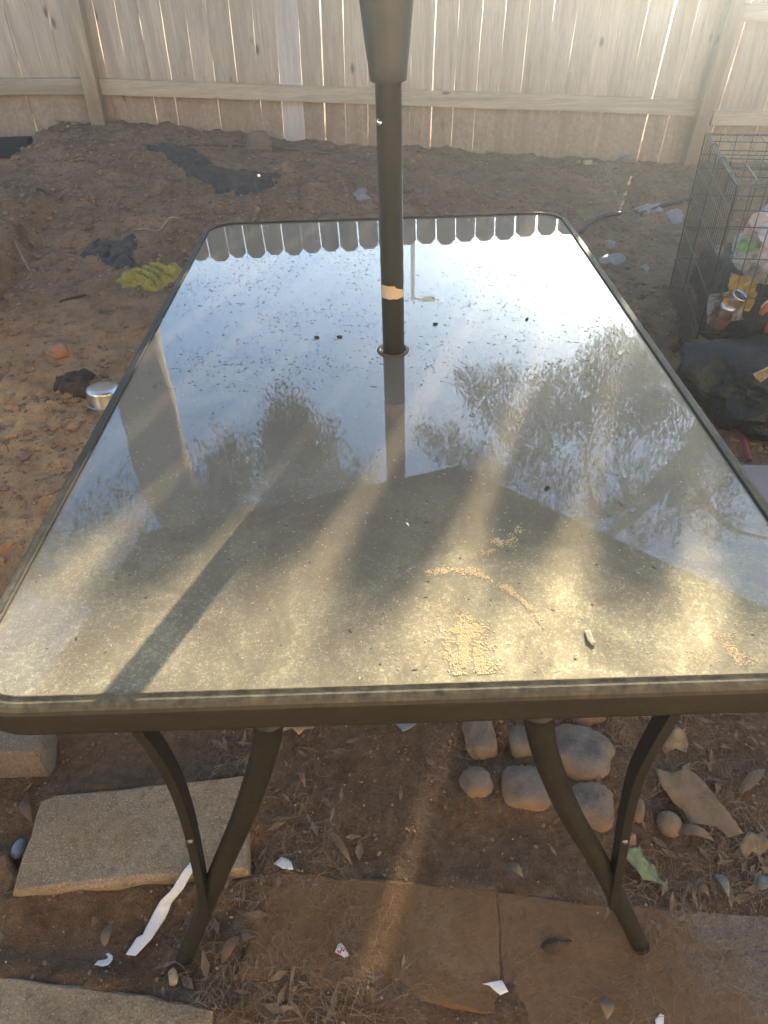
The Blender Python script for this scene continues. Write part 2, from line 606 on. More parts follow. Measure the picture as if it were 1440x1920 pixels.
    zr0, zr1 = on_y(1346, 208, FENCE_Y - .04).z, on_y(1440, 214, FENCE_Y - .04).z
    sp = [(posts[0], posts[1], .77, .75), (posts[1], posts[2], zl0 + .02, zl1), (posts[2], posts[3], zm0, zm1), (posts[3], posts[4], zr0, zr1 - .06), (posts[4], posts[5], .36, .34)]
    for xa, xb, za, zb in sp:
        rail(xa + .0455, xb - .0455, za, zb, 0)
        rail(xa + .0455 + .02, xb - .0455 + .02, za + .55, zb + .60, 5)
    return root
build_fence()

# ------------------------------------------------------------------ unseen building added behind the camera for warm fill light
def build_fill_house():
    root = empty('fill_house', (.4, -3.7, 0))
    tag(root, 'unseen cream stucco building added behind the viewer for warm fill light', 'fill_house')
    st = M('cream_stucco', (.66, .53, .37), (.60, .47, .32), 5, .95, .5, 70)
    tr = M('white_trim', (.8, .78, .74), None, 12, .5, .05)
    x0, x1, h = -6.5, 6.5, 2.9
    dx0, dx1, wx0, wx1, wz0, wz1 = -3.1, -1.3, 1.4, 3.2, .95, 2.1
    bm = bmesh.new()
    for a, b, c, d in ((x0, dx0, -.3, h), (dx0, dx1, 2.1, h), (dx1, wx0, -.3, h), (wx0, wx1, -.3, wz0), (wx0, wx1, wz1, h), (wx1, x1, -.3, h)):
        box_bm(bm, (a, -.2, c), (b, 0, d))
    from_bm('wall', bm, st, root)
    gl = M('window_glass', (.05, .06, .065), None, 8, .06, 0., spec=.6)
    for nm, a, b, c, d in (('glass_door', dx0, dx1, -.05, 2.1), ('window', wx0, wx1, wz0, wz1)):
        bm = bmesh.new()
        w = .06
        for q in ((a, a + w, c, d), (b - w, b, c, d), (a + w, b - w, c, c + w), (a + w, b - w, d - w, d), ((a + b) / 2 - .03, (a + b) / 2 + .03, c + w, d - w)):
            box_bm(bm, (q[0], -.12, q[2]), (q[1], -.05, q[3]))
        f = from_bm(nm, bm, tr, root)
        for p, q in ((a + w, (a + b) / 2 - .03), ((a + b) / 2 + .03, b - w)):
            box('pane', (p, -.10, c + w), (q, -.09, d - w), gl, f, 0)
    box('eave', (x0 - .3, -1.2, h), (x1 + .3, .35, h + .14), tr, root, .01)
    box('roof', (x0 - .3, -6.0, h + .142), (x1 + .3, .30, h + .34), M('roof_shingle', (.16, .12, .1), None, 9, .9), root, .02)
build_fill_house()

# old timbers lying in the hollow at the foot of the fence
for k, (py, h, d) in enumerate(((272, .085, .0), (286, .05, -.16))):
    c = on_y(0, py, FENCE_Y - .06 + d)
    o = box('old_timber', (-.95, -.055, -h), (.21 - .02 * k, .03, 0), MAT_TIMBER, None, .008)
    o.location = (c.x, c.y, c.z + h * .5)
    o.rotation_euler[2] = rad(-2)
    tag(o, ['dark old timber lying against the fence foot at the left edge, the upper one', 'dark old timber at the left edge, the lower one in front of its twin'][k], 'timber', 'old timbers at the fence foot')

# ------------------------------------------------------------------ the patio table
TAN_DUST = (.40, .335, .215)
MAT_FRAME = M('bronze_paint', (.036, .030, .021), (.024, .020, .014), 9, .62, .2, 120, 0., .3, dust=((.30, .25, .15), .75), near_end=True)
MAT_LEG = M('bronze_paint_leg', (.026, .023, .016), (.016, .014, .010), 12, .5, .25, 90, 0., .45, dust=((.12, .09, .05), .3))
TW, TL, TZ = .96, 1.5576, .712
def rrect(w, l, r, n=10):
    P = []
    for cx, cy, a0 in ((w / 2 - r, l / 2 - r, 0), (-w / 2 + r, l / 2 - r, 90), (-w / 2 + r, -l / 2 + r, 180), (w / 2 - r, -l / 2 + r, 270)):
        for k in range(n + 1):
            a = rad(a0 + 90 * k / n)
            P.append((cx + r * math.cos(a), cy + r * math.sin(a)))
    return P
def mat_glass():
    m, t, p, o = nodes_of('dusty_glass')
    v = coord(t)
    sx = N(t, 'SeparateXYZ')
    t.links.new(v, sx.inputs[0])
    Y = sx.outputs[1]
    patch = tex(t, v, 3.2, 5, .6, .5)
    sw = tex(t, coord(t, 'Object', (1, .35, 1)), 14, 5, .65, .8)
    sp1 = tex(t, v, 420, 3, .75)
    sp2 = tex(t, v, 160, 4, .8)
    # dust settles thickest at the near end, washed off by rain towards the fence
    near = ramp(t, math_(t, 'ADD', math_(t, 'MULTIPLY', Y, -.7), math_(t, 'MULTIPLY', patch, .35)), [(.26, .015), (.46, .16), (.74, 1.)])
    wipe = tex(t, coord(t, 'Object', (1, 1, 1)), 6.5, 6, .62, 2.4)
    body = math_(t, 'MULTIPLY', math_(t, 'MULTIPLY', near, ramp(t, sw, [(.3, .45), (.7, 1.)])), ramp(t, wipe, [(.30, .45), (.50, .9), (.68, 1.3)]))
    film = math_(t, 'MULTIPLY', body, .40)
    grain = math_(t, 'MULTIPLY', body, ramp(t, math_(t, 'ADD', math_(t, 'MULTIPLY', sp1, .6), math_(t, 'MULTIPLY', sp2, .4)), [(.50, 0.), (.64, .65)]))
    fac = math_(t, 'MINIMUM', math_(t, 'ADD', film, grain), .92)
    p.inputs['Base Color'].default_value = (.15, .128, .10, 1)
    p.inputs['Roughness'].default_value = .5
    p.inputs['IOR'].default_value = 1.5
    p.inputs['Specular IOR Level'].default_value = .0
    p.inputs['Coat Weight'].default_value = 1.
    p.inputs['Coat Roughness'].default_value = .012
    p.inputs['Coat IOR'].default_value = 1.7
    wob = N(t, 'Bump')
    wob.inputs['Strength'].default_value = .0015
    wob.inputs['Distance'].default_value = .004
    t.links.new(tex(t, v, 26, 2, .5), wob.inputs['Height'])
    t.links.new(wob.outputs[0], p.inputs['Coat Normal'])
    dc = mix(t, ramp(t, sp2, [(.35, 0.), (.65, 1.)]), (.47, .41, .25), (.62, .555, .37))
    df = N(t, 'BsdfDiffuse')
    t.links.new(dc, df.inputs['Color'])
    gs = N(t, 'BsdfGlossy')      # mineral grains scatter low sun forwards
    gs.inputs['Roughness'].default_value = .62
    gs.inputs['Color'].default_value = (.76, .70, .47, 1)
    d = N(t, 'MixShader')
    d.inputs[0].default_value = .36
    t.links.new(df.outputs[0], d.inputs[1])
    t.links.new(gs.outputs[0], d.inputs[2])
    ms = N(t, 'MixShader')
    t.links.new(fac, ms.inputs[0])
    t.links.new(p.outputs[0], ms.inputs[1])
    t.links.new(d.outputs[0], ms.inputs[2])
    t.links.new(ms.outputs[0], o.inputs['Surface'])
    return m
def build_table():
    root = empty('patio_table', (0, 0, 0))
    tag(root, 'rectangular patio table with dusty reflective glass top and dark bronze metal frame', 'table')
    # frame: a profile swept round the rounded rectangle (inset from outer edge, z)
    prof = [(.0195, -.0085), (.0195, -.0012), (.0187, .0004), (.0175, .0006), (.0162, -.0006), (.0095, -.0009), (.0055, -.0020), (.0022, -.0055), (.0004, -.0095), (0., -.013), (0., -.038), (.003, -.045), (.010, -.047), (.030, -.047), (.030, -.0085)]
    V, Fc = [], []
    n = 0
    for ins, z in prof:
        P = rrect(TW - 2 * ins, TL - 2 * ins, .082 - ins * .8)
        n = len(P)
        V += [(x, y, TZ + z) for x, y in P]
    for i in range(len(prof)):
        j = (i + 1) % len(prof)
        for k in range(n):
            q = (k + 1) % n
            Fc.append((i * n + k, i * n + q, j * n + q, j * n + k))
    o = obj('frame', V, Fc, MAT_FRAME, root, True)
    o.data.polygons.foreach_set('use_smooth', [False] * len(o.data.polygons))
    # glass with an umbrella hole
    P = rrect(TW - .0395, TL - .0395, .066)
    n = len(P)
    H = []
    for k in range(n):
        a = math.atan2(P[k][1] + .0125, P[k][0])
        H.append((.0275 * math.cos(a), -.0125 + .0275 * math.sin(a)))
    V = [(x, y, TZ - .0035) for x, y in P] + [(x, y, TZ - .0035) for x, y in H] + [(x, y, TZ - .0085) for x, y in P] + [(x, y, TZ - .0085) for x, y in H]
    Fc = []
    for k in range(n):
        q = (k + 1) % n
        Fc += [(k, q, n + q, n + k), (2 * n + q, 2 * n + k, 3 * n + k, 3 * n + q), (q, k, 2 * n + k, 2 * n + q), (n + k, n + q, 3 * n + q, 3 * n + k)]
    g = obj('glass_top', V, Fc, mat_glass(), root)
    g['label'] = 'dusty glass top mirroring sky and trees'
    lathe('hole_ring', [(.0215, -.008), (.0215, .0015), (.0285, .0022), (.0295, .0005), (.0275, -.0036)], M('brown_plastic', (.11, .075, .05), (.07, .05, .035), 30, .5), root, 32, True, (0, -.0125, TZ - .003))
    # legs and their flat braces, one pair at each end
    for sy in (-1, 1):
        Y = -.762
        for sd in (0, 1):
            if sd == 0:
                pts = [(505, 1345), (500, 1390), (484, 1450), (452, 1540), (402, 1655), (348, 1805)]
                br = [(262, 1358), (290, 1395), (325, 1455), (352, 1530), (370, 1610), (387, 1700)]
            else:
                pts = [(1008, 1335), (1013, 1370), (1032, 1440), (1072, 1530), (1128, 1625), (1198, 1780)]
                br = [(1252, 1345), (1222, 1390), (1193, 1450), (1173, 1530), (1160, 1610), (1146, 1690)]
            path = [on_y(a, b, Y) for a, b in pts]
            path[0].z, path[-1].z = .668, max(path[-1].z, .012)
            path = [Vector((p.x, p.y * (-sy), p.z)) for p in spline(path, 6)]
            leg = tube('leg', path, [.0158 - .002 * i / (len(path) - 1) for i in range(len(path))], MAT_LEG, root, 20, True, .8)
            tube('weld_collar', [path[0] + Vector((0, 0, .002)), path[0] - Vector((0, 0, .010))], [.0195, .0168], MAT_LEG, leg, 14)
            f0 = path[-1]
            dr = (path[-1] - path[-3]).normalized()
            tube('foot_cap', [f0 - dr * .006, f0 + dr * .001], [.0139, .0137], M('black_rubber', (.03, .028, .025), None, 40, .7), leg, 14)
            bp = [on_y(a, b, Y - .004) for a, b in br]
            bp[0].z = .668
            bp = [Vector((p.x, p.y * (-sy), p.z)) for p in spline(bp, 5)]
            V, Fc = [], []
            for i, p in enumerate(bp):
                tn = (bp[min(i + 1, len(bp) - 1)] - bp[max(i - 1, 0)]).normalized()
                nn = Vector((0, 1, 0)).cross(tn).normalized()
                for a, b in ((-1, -1), (1, -1), (1, 1), (-1, 1)):
                    V.append(p + nn * (a * .0055) + Vector((0, b * .011, 0)))
            for i in range(len(bp) - 1):
                for k in range(4):
                    q = (k + 1) % 4
                    Fc.append((i * 4 + k, i * 4 + q, i * 4 + 4 + q, i * 4 + 4 + k))
            Fc += [(3, 2, 1, 0), tuple(len(V) - 4 + k for k in range(4))]
            b = obj('brace', V, Fc, MAT_LEG, root)
            s = bp[len(bp) // 2 + 4]
            lathe('screw', [(.0001, .0025), (.003, .002), (.0042, 0.), (.0042, -.002)], M('screw_steel', (.3, .28, .25), None, 50, .4, metal=.8), b, 10, True, (0, 0, 0), Matrix.Translation(s + Vector((0, sy * .0112, 0))) @ Matrix.Rotation(rad(90) * (-sy), 4, 'X'))
    # stretcher bars under the glass
    for y in (-.42, .40):
        box('cross_bar', (-TW / 2 + .03, y - .012, TZ - .044), (TW / 2 - .03, y + .012, TZ - .020), MAT_LEG, root, .003)
build_table()

# ------------------------------------------------------------------ the umbrella
MAT_POLE = M('umbrella_pole', (.046, .040, .033), (.034, .029, .024), 14, .38, .06, 140, 0., .5)
MAT_SLEEVE = M('grey_plastic', (.085, .083, .080), (.066, .064, .062), 16, .45, .05, 200, 0., .45)
MAT_CANOPY = M('canopy_cloth', (.085, .074, .062), (.065, .057, .048), 6, .9, .2, 300)
def build_umbrella():
    cx, cy = .001, -.0125
    root = empty('patio_umbrella', (cx, cy, 0))
    tag(root, 'open patio umbrella on a dark pole standing through the table centre', 'umbrella')
    lathe('pole', [(.0195, .03), (.0195, 1.7), (.018, 2.38)], MAT_POLE, root, 28)
    # crank sleeve that widens upward
    lathe('crank_sleeve', [(.0225, 1.132), (.0268, 1.134), (.0285, 1.15), (.033, 1.185), (.0375, 1.225), (.041, 1.27), (.042, 1.33), (.038, 1.37), (.027, 1.40), (.021, 1.405)], MAT_SLEEVE, root, 36)
    tube('crank_handle', [(.04, 0, 1.31), (.075, 0, 1.31), (.09, 0, 1.30), (.09, 0, 1.23)], .006, MAT_SLEEVE, root, 10)
    lathe('bolt', [(.0001, .004), (.0035, .0036), (.0052, .0015), (.0055, -.002)], M('bolt_chrome', (.75, .73, .68), (.6, .58, .55), 40, .18, 0., metal=1.), root, 14, True, (0, 0, 0),
          Matrix.Translation(Vector((-.0145, -.0132, 1.082))) @ Matrix.Rotation(rad(90), 4, 'X') @ Matrix.Rotation(rad(-48), 4, 'Y'))
    # torn strip of masking tape wrapped half round the pole
    V, Fc = [], []
    n = 16
    for i in range(n + 1):
        a = rad(182 + 172 * i / n)
        u = i / n
        zt = .8355 - (.004 if u > .6 else 0) - max(0, u - .6) * .022
        zb = .8125 + .0006 * math.sin(i * 1.7)
        if u > .93:
            zt -= .004
        for z in (zb, zt):
            V.append((.0201 * math.cos(a), .0201 * math.sin(a), z))
    for i in range(n):
        Fc.append((2 * i, 2 * i + 2, 2 * i + 3, 2 * i + 1))
    t = obj('tape', V, Fc, M('masking_tape', (.62, .46, .30), (.52, .38, .24), 30, .7), root, True)
    t['label'] = 'torn strip of tan tape round the pole'
    # base plate on the ground
    lathe('base', [(.23, .002), (.235, .02), (.225, .04), (.10, .055), (.035, .075), (.030, .34), (.024, .345)], M('cast_base', (.05, .047, .043), None, 20, .6), root, 36)
    # six-sided canopy
    R, zr, za = 1.335, 1.9, 2.36
    A = [rad(76.8 + 60 * k) for k in range(6)]
    n, mseg = 8, 6
    V, Fc = [(0, 0, za)], []
    ring = 6 * mseg
    for i in range(1, n + 1):
        u = i / n
        for k in range(6):
            for s in range(mseg):
                w = s / mseg
                a0, a1 = A[k], A[(k + 1) % 6]
                x = (math.cos(a0) * (1 - w) + math.cos(a1) * w) * R * u
                y = (math.sin(a0) * (1 - w) + math.sin(a1) * w) * R * u
                sag = math.sin(math.pi * w)
                x *= 1 - .035 * sag * u
                y *= 1 - .035 * sag * u
                z = za + (zr - za) * (u ** 1.25) - .028 * sag * u
                V.append((x, y, z))
    for s in range(ring):
        Fc.append((0, 1 + s, 1 + (s + 1) % ring))
    for i in range(n - 1):
        for s in range(ring):
            q = (s + 1) % ring
            Fc.append((1 + i * ring + s, 1 + (i + 1) * ring + s, 1 + (i + 1) * ring + q, 1 + i * ring + q))
    c = obj('canopy', V, Fc, MAT_CANOPY, root, True)
    md = c.modifiers.new('thickness', 'SOLIDIFY')
    md.thickness = .002
    hub = lathe('hub', [(.024, 1.80), (.034, 1.81), (.034, 1.85), (.024, 1.86)], MAT_SLEEVE, root, 20)
    lathe('finial', [(.03, 2.365), (.026, 2.39), (.014, 2.42), (.006, 2.44)], MAT_SLEEVE, root, 16)
    for a in A:
        e = Vector((math.cos(a), math.sin(a), 0))
        p = [Vector((0, 0, za - .02)) + e * .02, Vector((0, 0, za + (zr - za) * (.5 ** 1.25) - .012)) + e * R * .5, Vector((0, 0, zr - .008)) + e * (R - .005)]
        rb = tube('rib', spline(p, 5), .006, MAT_POLE, root, 6)
        tube('strut', [Vector((0, 0, 1.83)) + e * .03, p[1] + Vector((0, 0, -.006))], .005, MAT_POLE, rb, 6)
build_umbrella()

# ------------------------------------------------------------------ trees and a street lamp beyond the fence
MAT_BARK = M('pale_bark', (.52, .45, .36), (.32, .27, .21), 5, .9, .6, 26, dist=.03)
def mat_leaf(name, a, b):
    m, t, p, o = nodes_of(name)
    n = tex(t, wpos(t), 2.2, 3, .6)
    t.links.new(mix(t, ramp(t, n, [(.3, 0.), (.7, 1.)]), a, b), p.inputs['Base Color'])
    p.inputs['Roughness'].default_value = .6
    tr = N(t, 'BsdfTranslucent')
    tr.inputs['Color'].default_value = (*[c * 1.4 for c in b], 1)
    ms = N(t, 'MixShader')
    ms.inputs[0].default_value = .12
    t.links.new(p.outputs[0], ms.inputs[1])
    t.links.new(tr.outputs[0], ms.inputs[2])
    t.links.new(ms.outputs[0], o.inputs['Surface'])
    return m
MAT_LEAF = mat_leaf('tree_leaf', (.026, .034, .016), (.06, .068, .034))
def spray(V, Fc, top, length, rng, spread, leaf):
    """a drooping twig set with narrow hanging leaves"""
    d = Vector((rng.uniform(-1, 1) * spread, rng.uniform(-1, 1) * spread, -1)).normalized()
    n = max(5, int(length / .016))
    for i in range(n):
        u = (i + rng.random()) / n
        c = top + d * (length * u) + Vector((rng.gauss(0, .035), rng.gauss(0, .035), 0))
        a = Vector((rng.gauss(0, .55), rng.gauss(0, .55), -1)).normalized()
        s = a.cross(Vector((rng.gauss(0, 1), rng.gauss(0, 1), rng.gauss(0, .3)))).normalized()
        l = leaf * .62 * rng.uniform(.6, 1.3)
        w = l * rng.uniform(.10, .17)
        b = len(V)
        V += [c, c + a * l * .45 + s * w, c + a * l, c + a * l * .45 - s * w]
        Fc.append((b, b + 1, b + 2, b + 3))
K_TREE = .8
def nearer(p):
    return Vector((CAM.x + (p[0] - CAM.x) * K_TREE, CAM.y + (p[1] - CAM.y) * K_TREE, .123 + (p[2] - .123) * K_TREE))
def build_tree(name, label, trunk, limbs, clumps, seed, group):
    trunk = [(nearer(p), r * K_TREE) for p, r in trunk]
    limbs = [([nearer(p) for p in lp], r * K_TREE) for lp, r in limbs]
    clumps = [(nearer(c), [q * K_TREE for q in sz], n, ln * K_TREE, lf * K_TREE) for c, sz, n, ln, lf in clumps]
    rng = random.Random(seed)
    base = Vector(trunk[0][0])
    root = empty(name, base)
    tag(root, label, 'tree', group)
    path = spline([Vector(p) - base for p, r in trunk], 8)
    rr = spline([Vector((r, 0, 0)) for p, r in trunk], 8)
    V, Fc = tube_data(path, [max(.01, v.x) for v in rr], 20)
    V = [v + Vector((v.x - path[min(i // 20, len(path) - 1)].x, v.y - path[min(i // 20, len(path) - 1)].y, 0)) * (.16 * noise.fractal(v * 2.1, 1., 2., 4)) for i, v in enumerate(V)]
    obj('trunk', V, Fc, MAT_BARK, root, True)
    for lp, r0 in limbs:
        P = spline([Vector(p) - base for p in lp], 6)
        tube('limb', P, [r0 * (1 - .8 * i / (len(P) - 1)) for i in range(len(P))], MAT_BARK, root, 8)
    V, Fc = [], []
    for c, s, n, ln, leaf in clumps:
        c = Vector(c) - base
        for _ in range(n):
            while True:
                q = Vector((rng.uniform(-1, 1), rng.uniform(-1, 1), rng.uniform(-1, 1)))
                if q.length < 1:
                    break
            spray(V, Fc, c + Vector((q.x * s[0], q.y * s[1], q.z * s[2])), ln * rng.uniform(.5, 1.2), rng, .45, leaf)
    obj('crown', V, Fc, MAT_LEAF, root)
def clump(px, py, rx, ry, D, n, ln=.45, leaf=.12, dep=.5):
    """foliage centred where the table mirrors it, sizes given in mirrored pixels"""
    c = mirror_at(px, py, D)
    k = (c - Vector((CAM.x, CAM.y, 2 * .71 - CAM.z))).length / F
    return (c + Vector((0, 0, ln * .4)), (rx * k, dep, ry * k), n, ln, leaf)
# tree on the left: thick pale trunk, foliage hanging above the fence
def tp(z):
    return Vector((-2.83, 6.3, z))
build_tree('overhanging_tree', 'tree with thick pale trunk behind the fence, mirrored at the left of the glass', [((-2.9, 6.3, -.1), .42), ((-2.86, 6.3, 1.2), .33), ((-2.82, 6.3, 3.5), .31), ((-2.84, 6.3, 5.5), .34), ((-2.75, 6.4, 6.85), .25)],
    [([(-2.75, 6.4, 6.3), (-1.8, 6.6, 6.9), (-.7, 6.7, 6.8), (.1, 6.8, 6.5)], .13), ([(-2.8, 6.4, 6.6), (-3.6, 5.9, 7.0), (-4.4, 5.4, 6.9)], .12), ([(-2.75, 6.4, 6.6), (-2.3, 7.2, 6.9), (-1.5, 7.6, 6.95)], .10), ([(-1.8, 6.6, 6.9), (-1.2, 6.6, 6.4), (-1.0, 6.7, 5.6)], .05)],
    [clump(560, 850, 78, 75, 8, 300), clump(545, 795, 40, 48, 8, 110), clump(600, 930, 110, 50, 8, 200), clump(430, 890, 45, 60, 8, 90), clump(400, 950, 60, 40, 8, 60), clump(660, 920, 40, 45, 8, 45),
     clump(130, 1070, 75, 35, 7, 90), clump(250, 1120, 120, 60, 7, 110), ((-1.2, 6.8, 6.6), (1.6, 1.1, .45), 220, .5, .13), ((-3.6, 6.0, 6.6), (1.4, 1.2, .45), 190, .5, .13), ((-2.2, 7.4, 6.65), (1.5, 1.2, .4), 170, .5, .13)], 3, 'trees beyond the fence')
build_tree('overhanging_tree', 'spreading tree with fine foliage, mirrored at the right of the glass top', [((5.0, 7.4, -.1), .24), ((4.8, 7.3, 2.), .2), ((4.5, 7.1, 4.4), .17), ((4.3, 7.0, 6.2), .12), ((4.2, 7.0, 6.9), .05)],
    [([(4.4, 7.03, 5.6), (3.6, 6.7, 6.4), (2.6, 6.4, 6.6), (1.6, 6.5, 6.7), (.9, 6.6, 6.5)], .09), ([(4.3, 7.0, 6.1), (3.2, 6.4, 6.8), (2.0, 6.2, 6.9)], .08), ([(4.3, 7.0, 6.2), (4.9, 6.6, 6.9), (5.6, 6.3, 7.0)], .07), ([(2.9, 6.4, 6.5), (2.6, 6.4, 5.4), (2.7, 6.3, 4.4)], .03)],
    [clump(885, 715, 34, 24, 8, 60, .22, .10, .3), clump(955, 715, 42, 26, 8, 64, .22, .10, .3), clump(920, 760, 48, 30, 8, 70, .3, .11), clump(1000, 800, 70, 60, 8, 170, .35), clump(1060, 740, 75, 40, 8, 150, .3), clump(1150, 690, 65, 45, 8, 160, .3), clump(1145, 632, 16, 14, 8, 12, .18, .09, .2),
     clump(800, 815, 40, 24, 8, 30, .25, .10, .3), clump(850, 850, 50, 40, 8, 70, .3), clump(930, 880, 90, 45, 8, 150, .35), clump(1170, 800, 60, 60, 8, 55, .35), clump(1250, 730, 70, 80, 8, 190, .4), clump(1215, 660, 40, 40, 8, 120, .25, .10, .3), clump(1190, 740, 60, 60, 8, 110, .35), clump(1100, 790, 60, 50, 8, 60, .3), clump(1330, 860, 60, 80, 8, 90, .4), clump(1050, 880, 60, 30, 8, 40, .3), clump(1200, 960, 90, 40, 8, 60, .35), clump(1060, 1010, 50, 24, 8, 24, .3),
     ((3.4, 6.5, 6.5), (1.5, 1., .5), 150, .5, .13), ((4.8, 6.9, 6.5), (1.4, 1.2, .5), 150, .5, .13), ((2.0, 6.4, 6.6), (1.0, .8, .4), 80, .5, .13)], 11, 'trees beyond the fence')
def build_lamp():
    c = mirror_at(774, 480, 11.6)
    root = empty('street_lamp', (c.x, c.y, gz(c.x, c.y)))
    tag(root, 'slim grey street lamp with a short arm, mirrored beside the umbrella pole', 'street lamp')
    mt = M('galvanised', (.22, .23, .24), (.16, .165, .17), 6, .5, .1, metal=.6)
    tube('pole', [(0, 0, 0), (0, 0, 3), (0, 0, 4.92)], [.05, .042, .033], mt, root, 12)
    tube('arm', [(0, 0, 4.87), (.12, 0, 4.905), (.21, 0, 4.91)], .017, mt, root, 8)
    h = box('lamp_head', (.15, -.05, 4.87), (.385, .05, 4.94), mt, root, .018)
    box('lens', (.19, -.035, 4.862), (.35, .035, 4.872), M('lamp_lens', (.7, .7, .66), None, 10, .3), h, .003)
build_lamp()

# ------------------------------------------------------------------ pavers, cobbles
def mat_paver(name, a, b, soil, amount, side=None):
    """sun-bleached stone, pitted, with soil lying on it in drifts"""
    m, t, p, o = nodes_of(name)
    v = wpos(t)
    n1, n2, n3 = tex(t, v, 5.5, 5, .65, .3), tex(t, v, 60, 4, .7), tex(t, v, 260, 3, .7)
    col = mix(t, ramp(t, n1, [(.3, 0.), (.7, 1.)]), b, a)
    col = mix(t, ramp(t, n2, [(.30, .75), (.50, 0.)]), col, tuple(c * .5 for c in b))
    col = mix(t, ramp(t, tex(t, v, 2.2, 4, .6, .4), [(.36, .55), (.55, 0.)]), col, tuple(c * .6 for c in b))
    col = mix(t, ramp(t, n3, [(.56, 0.), (.68, .8)]), col, tuple(min(1, c * 1.45) for c in a))
    col = mix(t, ramp(t, n3, [(.30, .7), (.42, 0.)]), col, tuple(c * .45 for c in b))
    dr = tex(t, v, 7., 6, .7, .6)
    if side:
        g = N(t, 'NewGeometry')
        sx = N(t, 'SeparateXYZ')
        t.links.new(g.outputs['Position'], sx.inputs[0])
        f = ramp(t, math_(t, 'ADD', math_(t, 'MULTIPLY', math_(t, 'SUBTRACT', sx.outputs[0], side), -2.2), dr), [(.42, 0.), (.66, 1.)])
    else:
        f = ramp(t, dr, [(.66 - amount * .4, 0.), (.9 - amount * .4, 1.)])
    sc = mix(t, n2, tuple(c * .7 for c in soil), tuple(c * 1.3 for c in soil))
    col = mix(t, math_(t, 'MULTIPLY', f, ramp(t, n3, [(.25, .6), (.55, 1.)])), col, sc)
    t.links.new(col, p.inputs['Base Color'])
    p.inputs['Roughness'].default_value = .95
    p.inputs['Specular IOR Level'].default_value = .15
    k = bump(t, p, n2, .9, .008)
    bump(t, p, n3, .8, .003, k)
    return m
SOIL = (.165, .092, .045)
MAT_PAVER = mat_paver('sandstone', (.34, .262, .175), (.25, .185, .118), SOIL, .35)
MAT_PAVER_D = mat_paver('sandstone_soiled', (.25, .165, .09), (.17, .108, .056), SOIL, .9)
MAT_PAVER_G = mat_paver('grey_paver', (.27, .215, .165), (.20, .155, .115), SOIL, .2)
MAT_PAVER_E = mat_paver('half_buried_paver', (.24, .195, .15), (.185, .145, .108), SOIL, .2, .47)
def slab(name, corners, ztop, thick, mat, label, jit=.006, seed=1):
    rng = random.Random(seed)
    P = [on_z(x, y, ztop) for x, y in corners]
    c = sum(P, Vector()) / len(P)
    ring = []
    for a, b in zip(P, P[1:] + P[:1]):
        n = max(2, int((b - a).length / .03))
        for k in range(n):
            q = a.lerp(b, k / n)
            w = 0 if k == 0 else 1
            nrm = Vector((-(b - a).y, (b - a).x, 0)).normalized()
            ring.append(q + nrm * (w * jit * fbm(q.x, q.y, 14, 3, seed)))
    lay = [(1., -thick), (1., -.012), (.992, -.004), (.975, 0.)]
    V, Fc = [], []
    n = len(ring)
    for s, z in lay:
        for q in ring:
            e = (q - c)
            l = e.length
            off = (1 - s) * .35
            e = e * max(0, (l - off) / l)
            V.append(Vector((e.x, e.y, z + .0025 * fbm(q.x, q.y, 20, 3, seed + 4.) * (z < 0))))
    for i in range(len(lay) - 1):
        for k in range(n):
            q = (k + 1) % n
            Fc.append((i * n + k, i * n + q, (i + 1) * n + q, (i + 1) * n + k))
    # gently uneven top
    b0 = (len(lay) - 1) * n
    for s in (.75, .45, .2):
        for k in range(n):
            q = V[b0 + k]
            V.append(Vector((q.x * s, q.y * s, .003 * fbm(q.x * s + c.x, q.y * s + c.y, 7, 3, seed))))
    for i in range(3):
        for k in range(n):
            q = (k + 1) % n
            a0 = b0 + i * n
            Fc.append((a0 + k, a0 + q, a0 + n + q, a0 + n + k))
    Fc.append(tuple(b0 + 3 * n + k for k in range(n)))
    o = obj(name, V, Fc, mat, None)
    o.location = (c.x, c.y, ztop)
    tag(o, label, 'paver', 'stone pavers lying round the table')
    return o
slab('paver', [(20, 1674), (465, 1628), (464, 1452), (96, 1490), (74, 1500)], .045, .09, MAT_PAVER, 'large clean sandstone paver between the left table legs', .004, 2)
slab('paver', [(-160, 1418), (66, 1412), (78, 1392), (84, 1340), (-160, 1340)], .085, .10, MAT_PAVER_G, 'raised pale paver at the left picture edge under the table rim', .003, 3)
slab('paver', [(-200, 2100), (330, 2100), (402, 1893), (205, 1851), (-60, 1822)], .03, .07, MAT_PAVER, 'sandstone paver in the bottom left corner of the picture', .006, 4)
slab('paver', [(440, 1830), (700, 1868), (948, 1905), (936, 1668), (720, 1645), (497, 1632)], .012, .06, MAT_PAVER_D, 'soil-stained sandstone paver in the middle with a paper scrap on it', .008, 5)
slab('paver', [(960, 2080), (1800, 2150), (1760, 1745), (1440, 1716), (1300, 1702), (1100, 1690), (922, 1669), (930, 1780), (938, 1905)], .0105, .06, MAT_PAVER_E, 'wide grey paver in the bottom right corner, half under dirt, below the right table foot', .006, 6)
# left of the round pebble: a broken tan flag
slab('broken_paver', [(-60, 1710), (10, 1690), (34, 1640), (14, 1596), (-60, 1600)], .03, .06, MAT_PAVER_D, 'broken tan paver corner at the left edge beside the blue pebble', .006, 8)

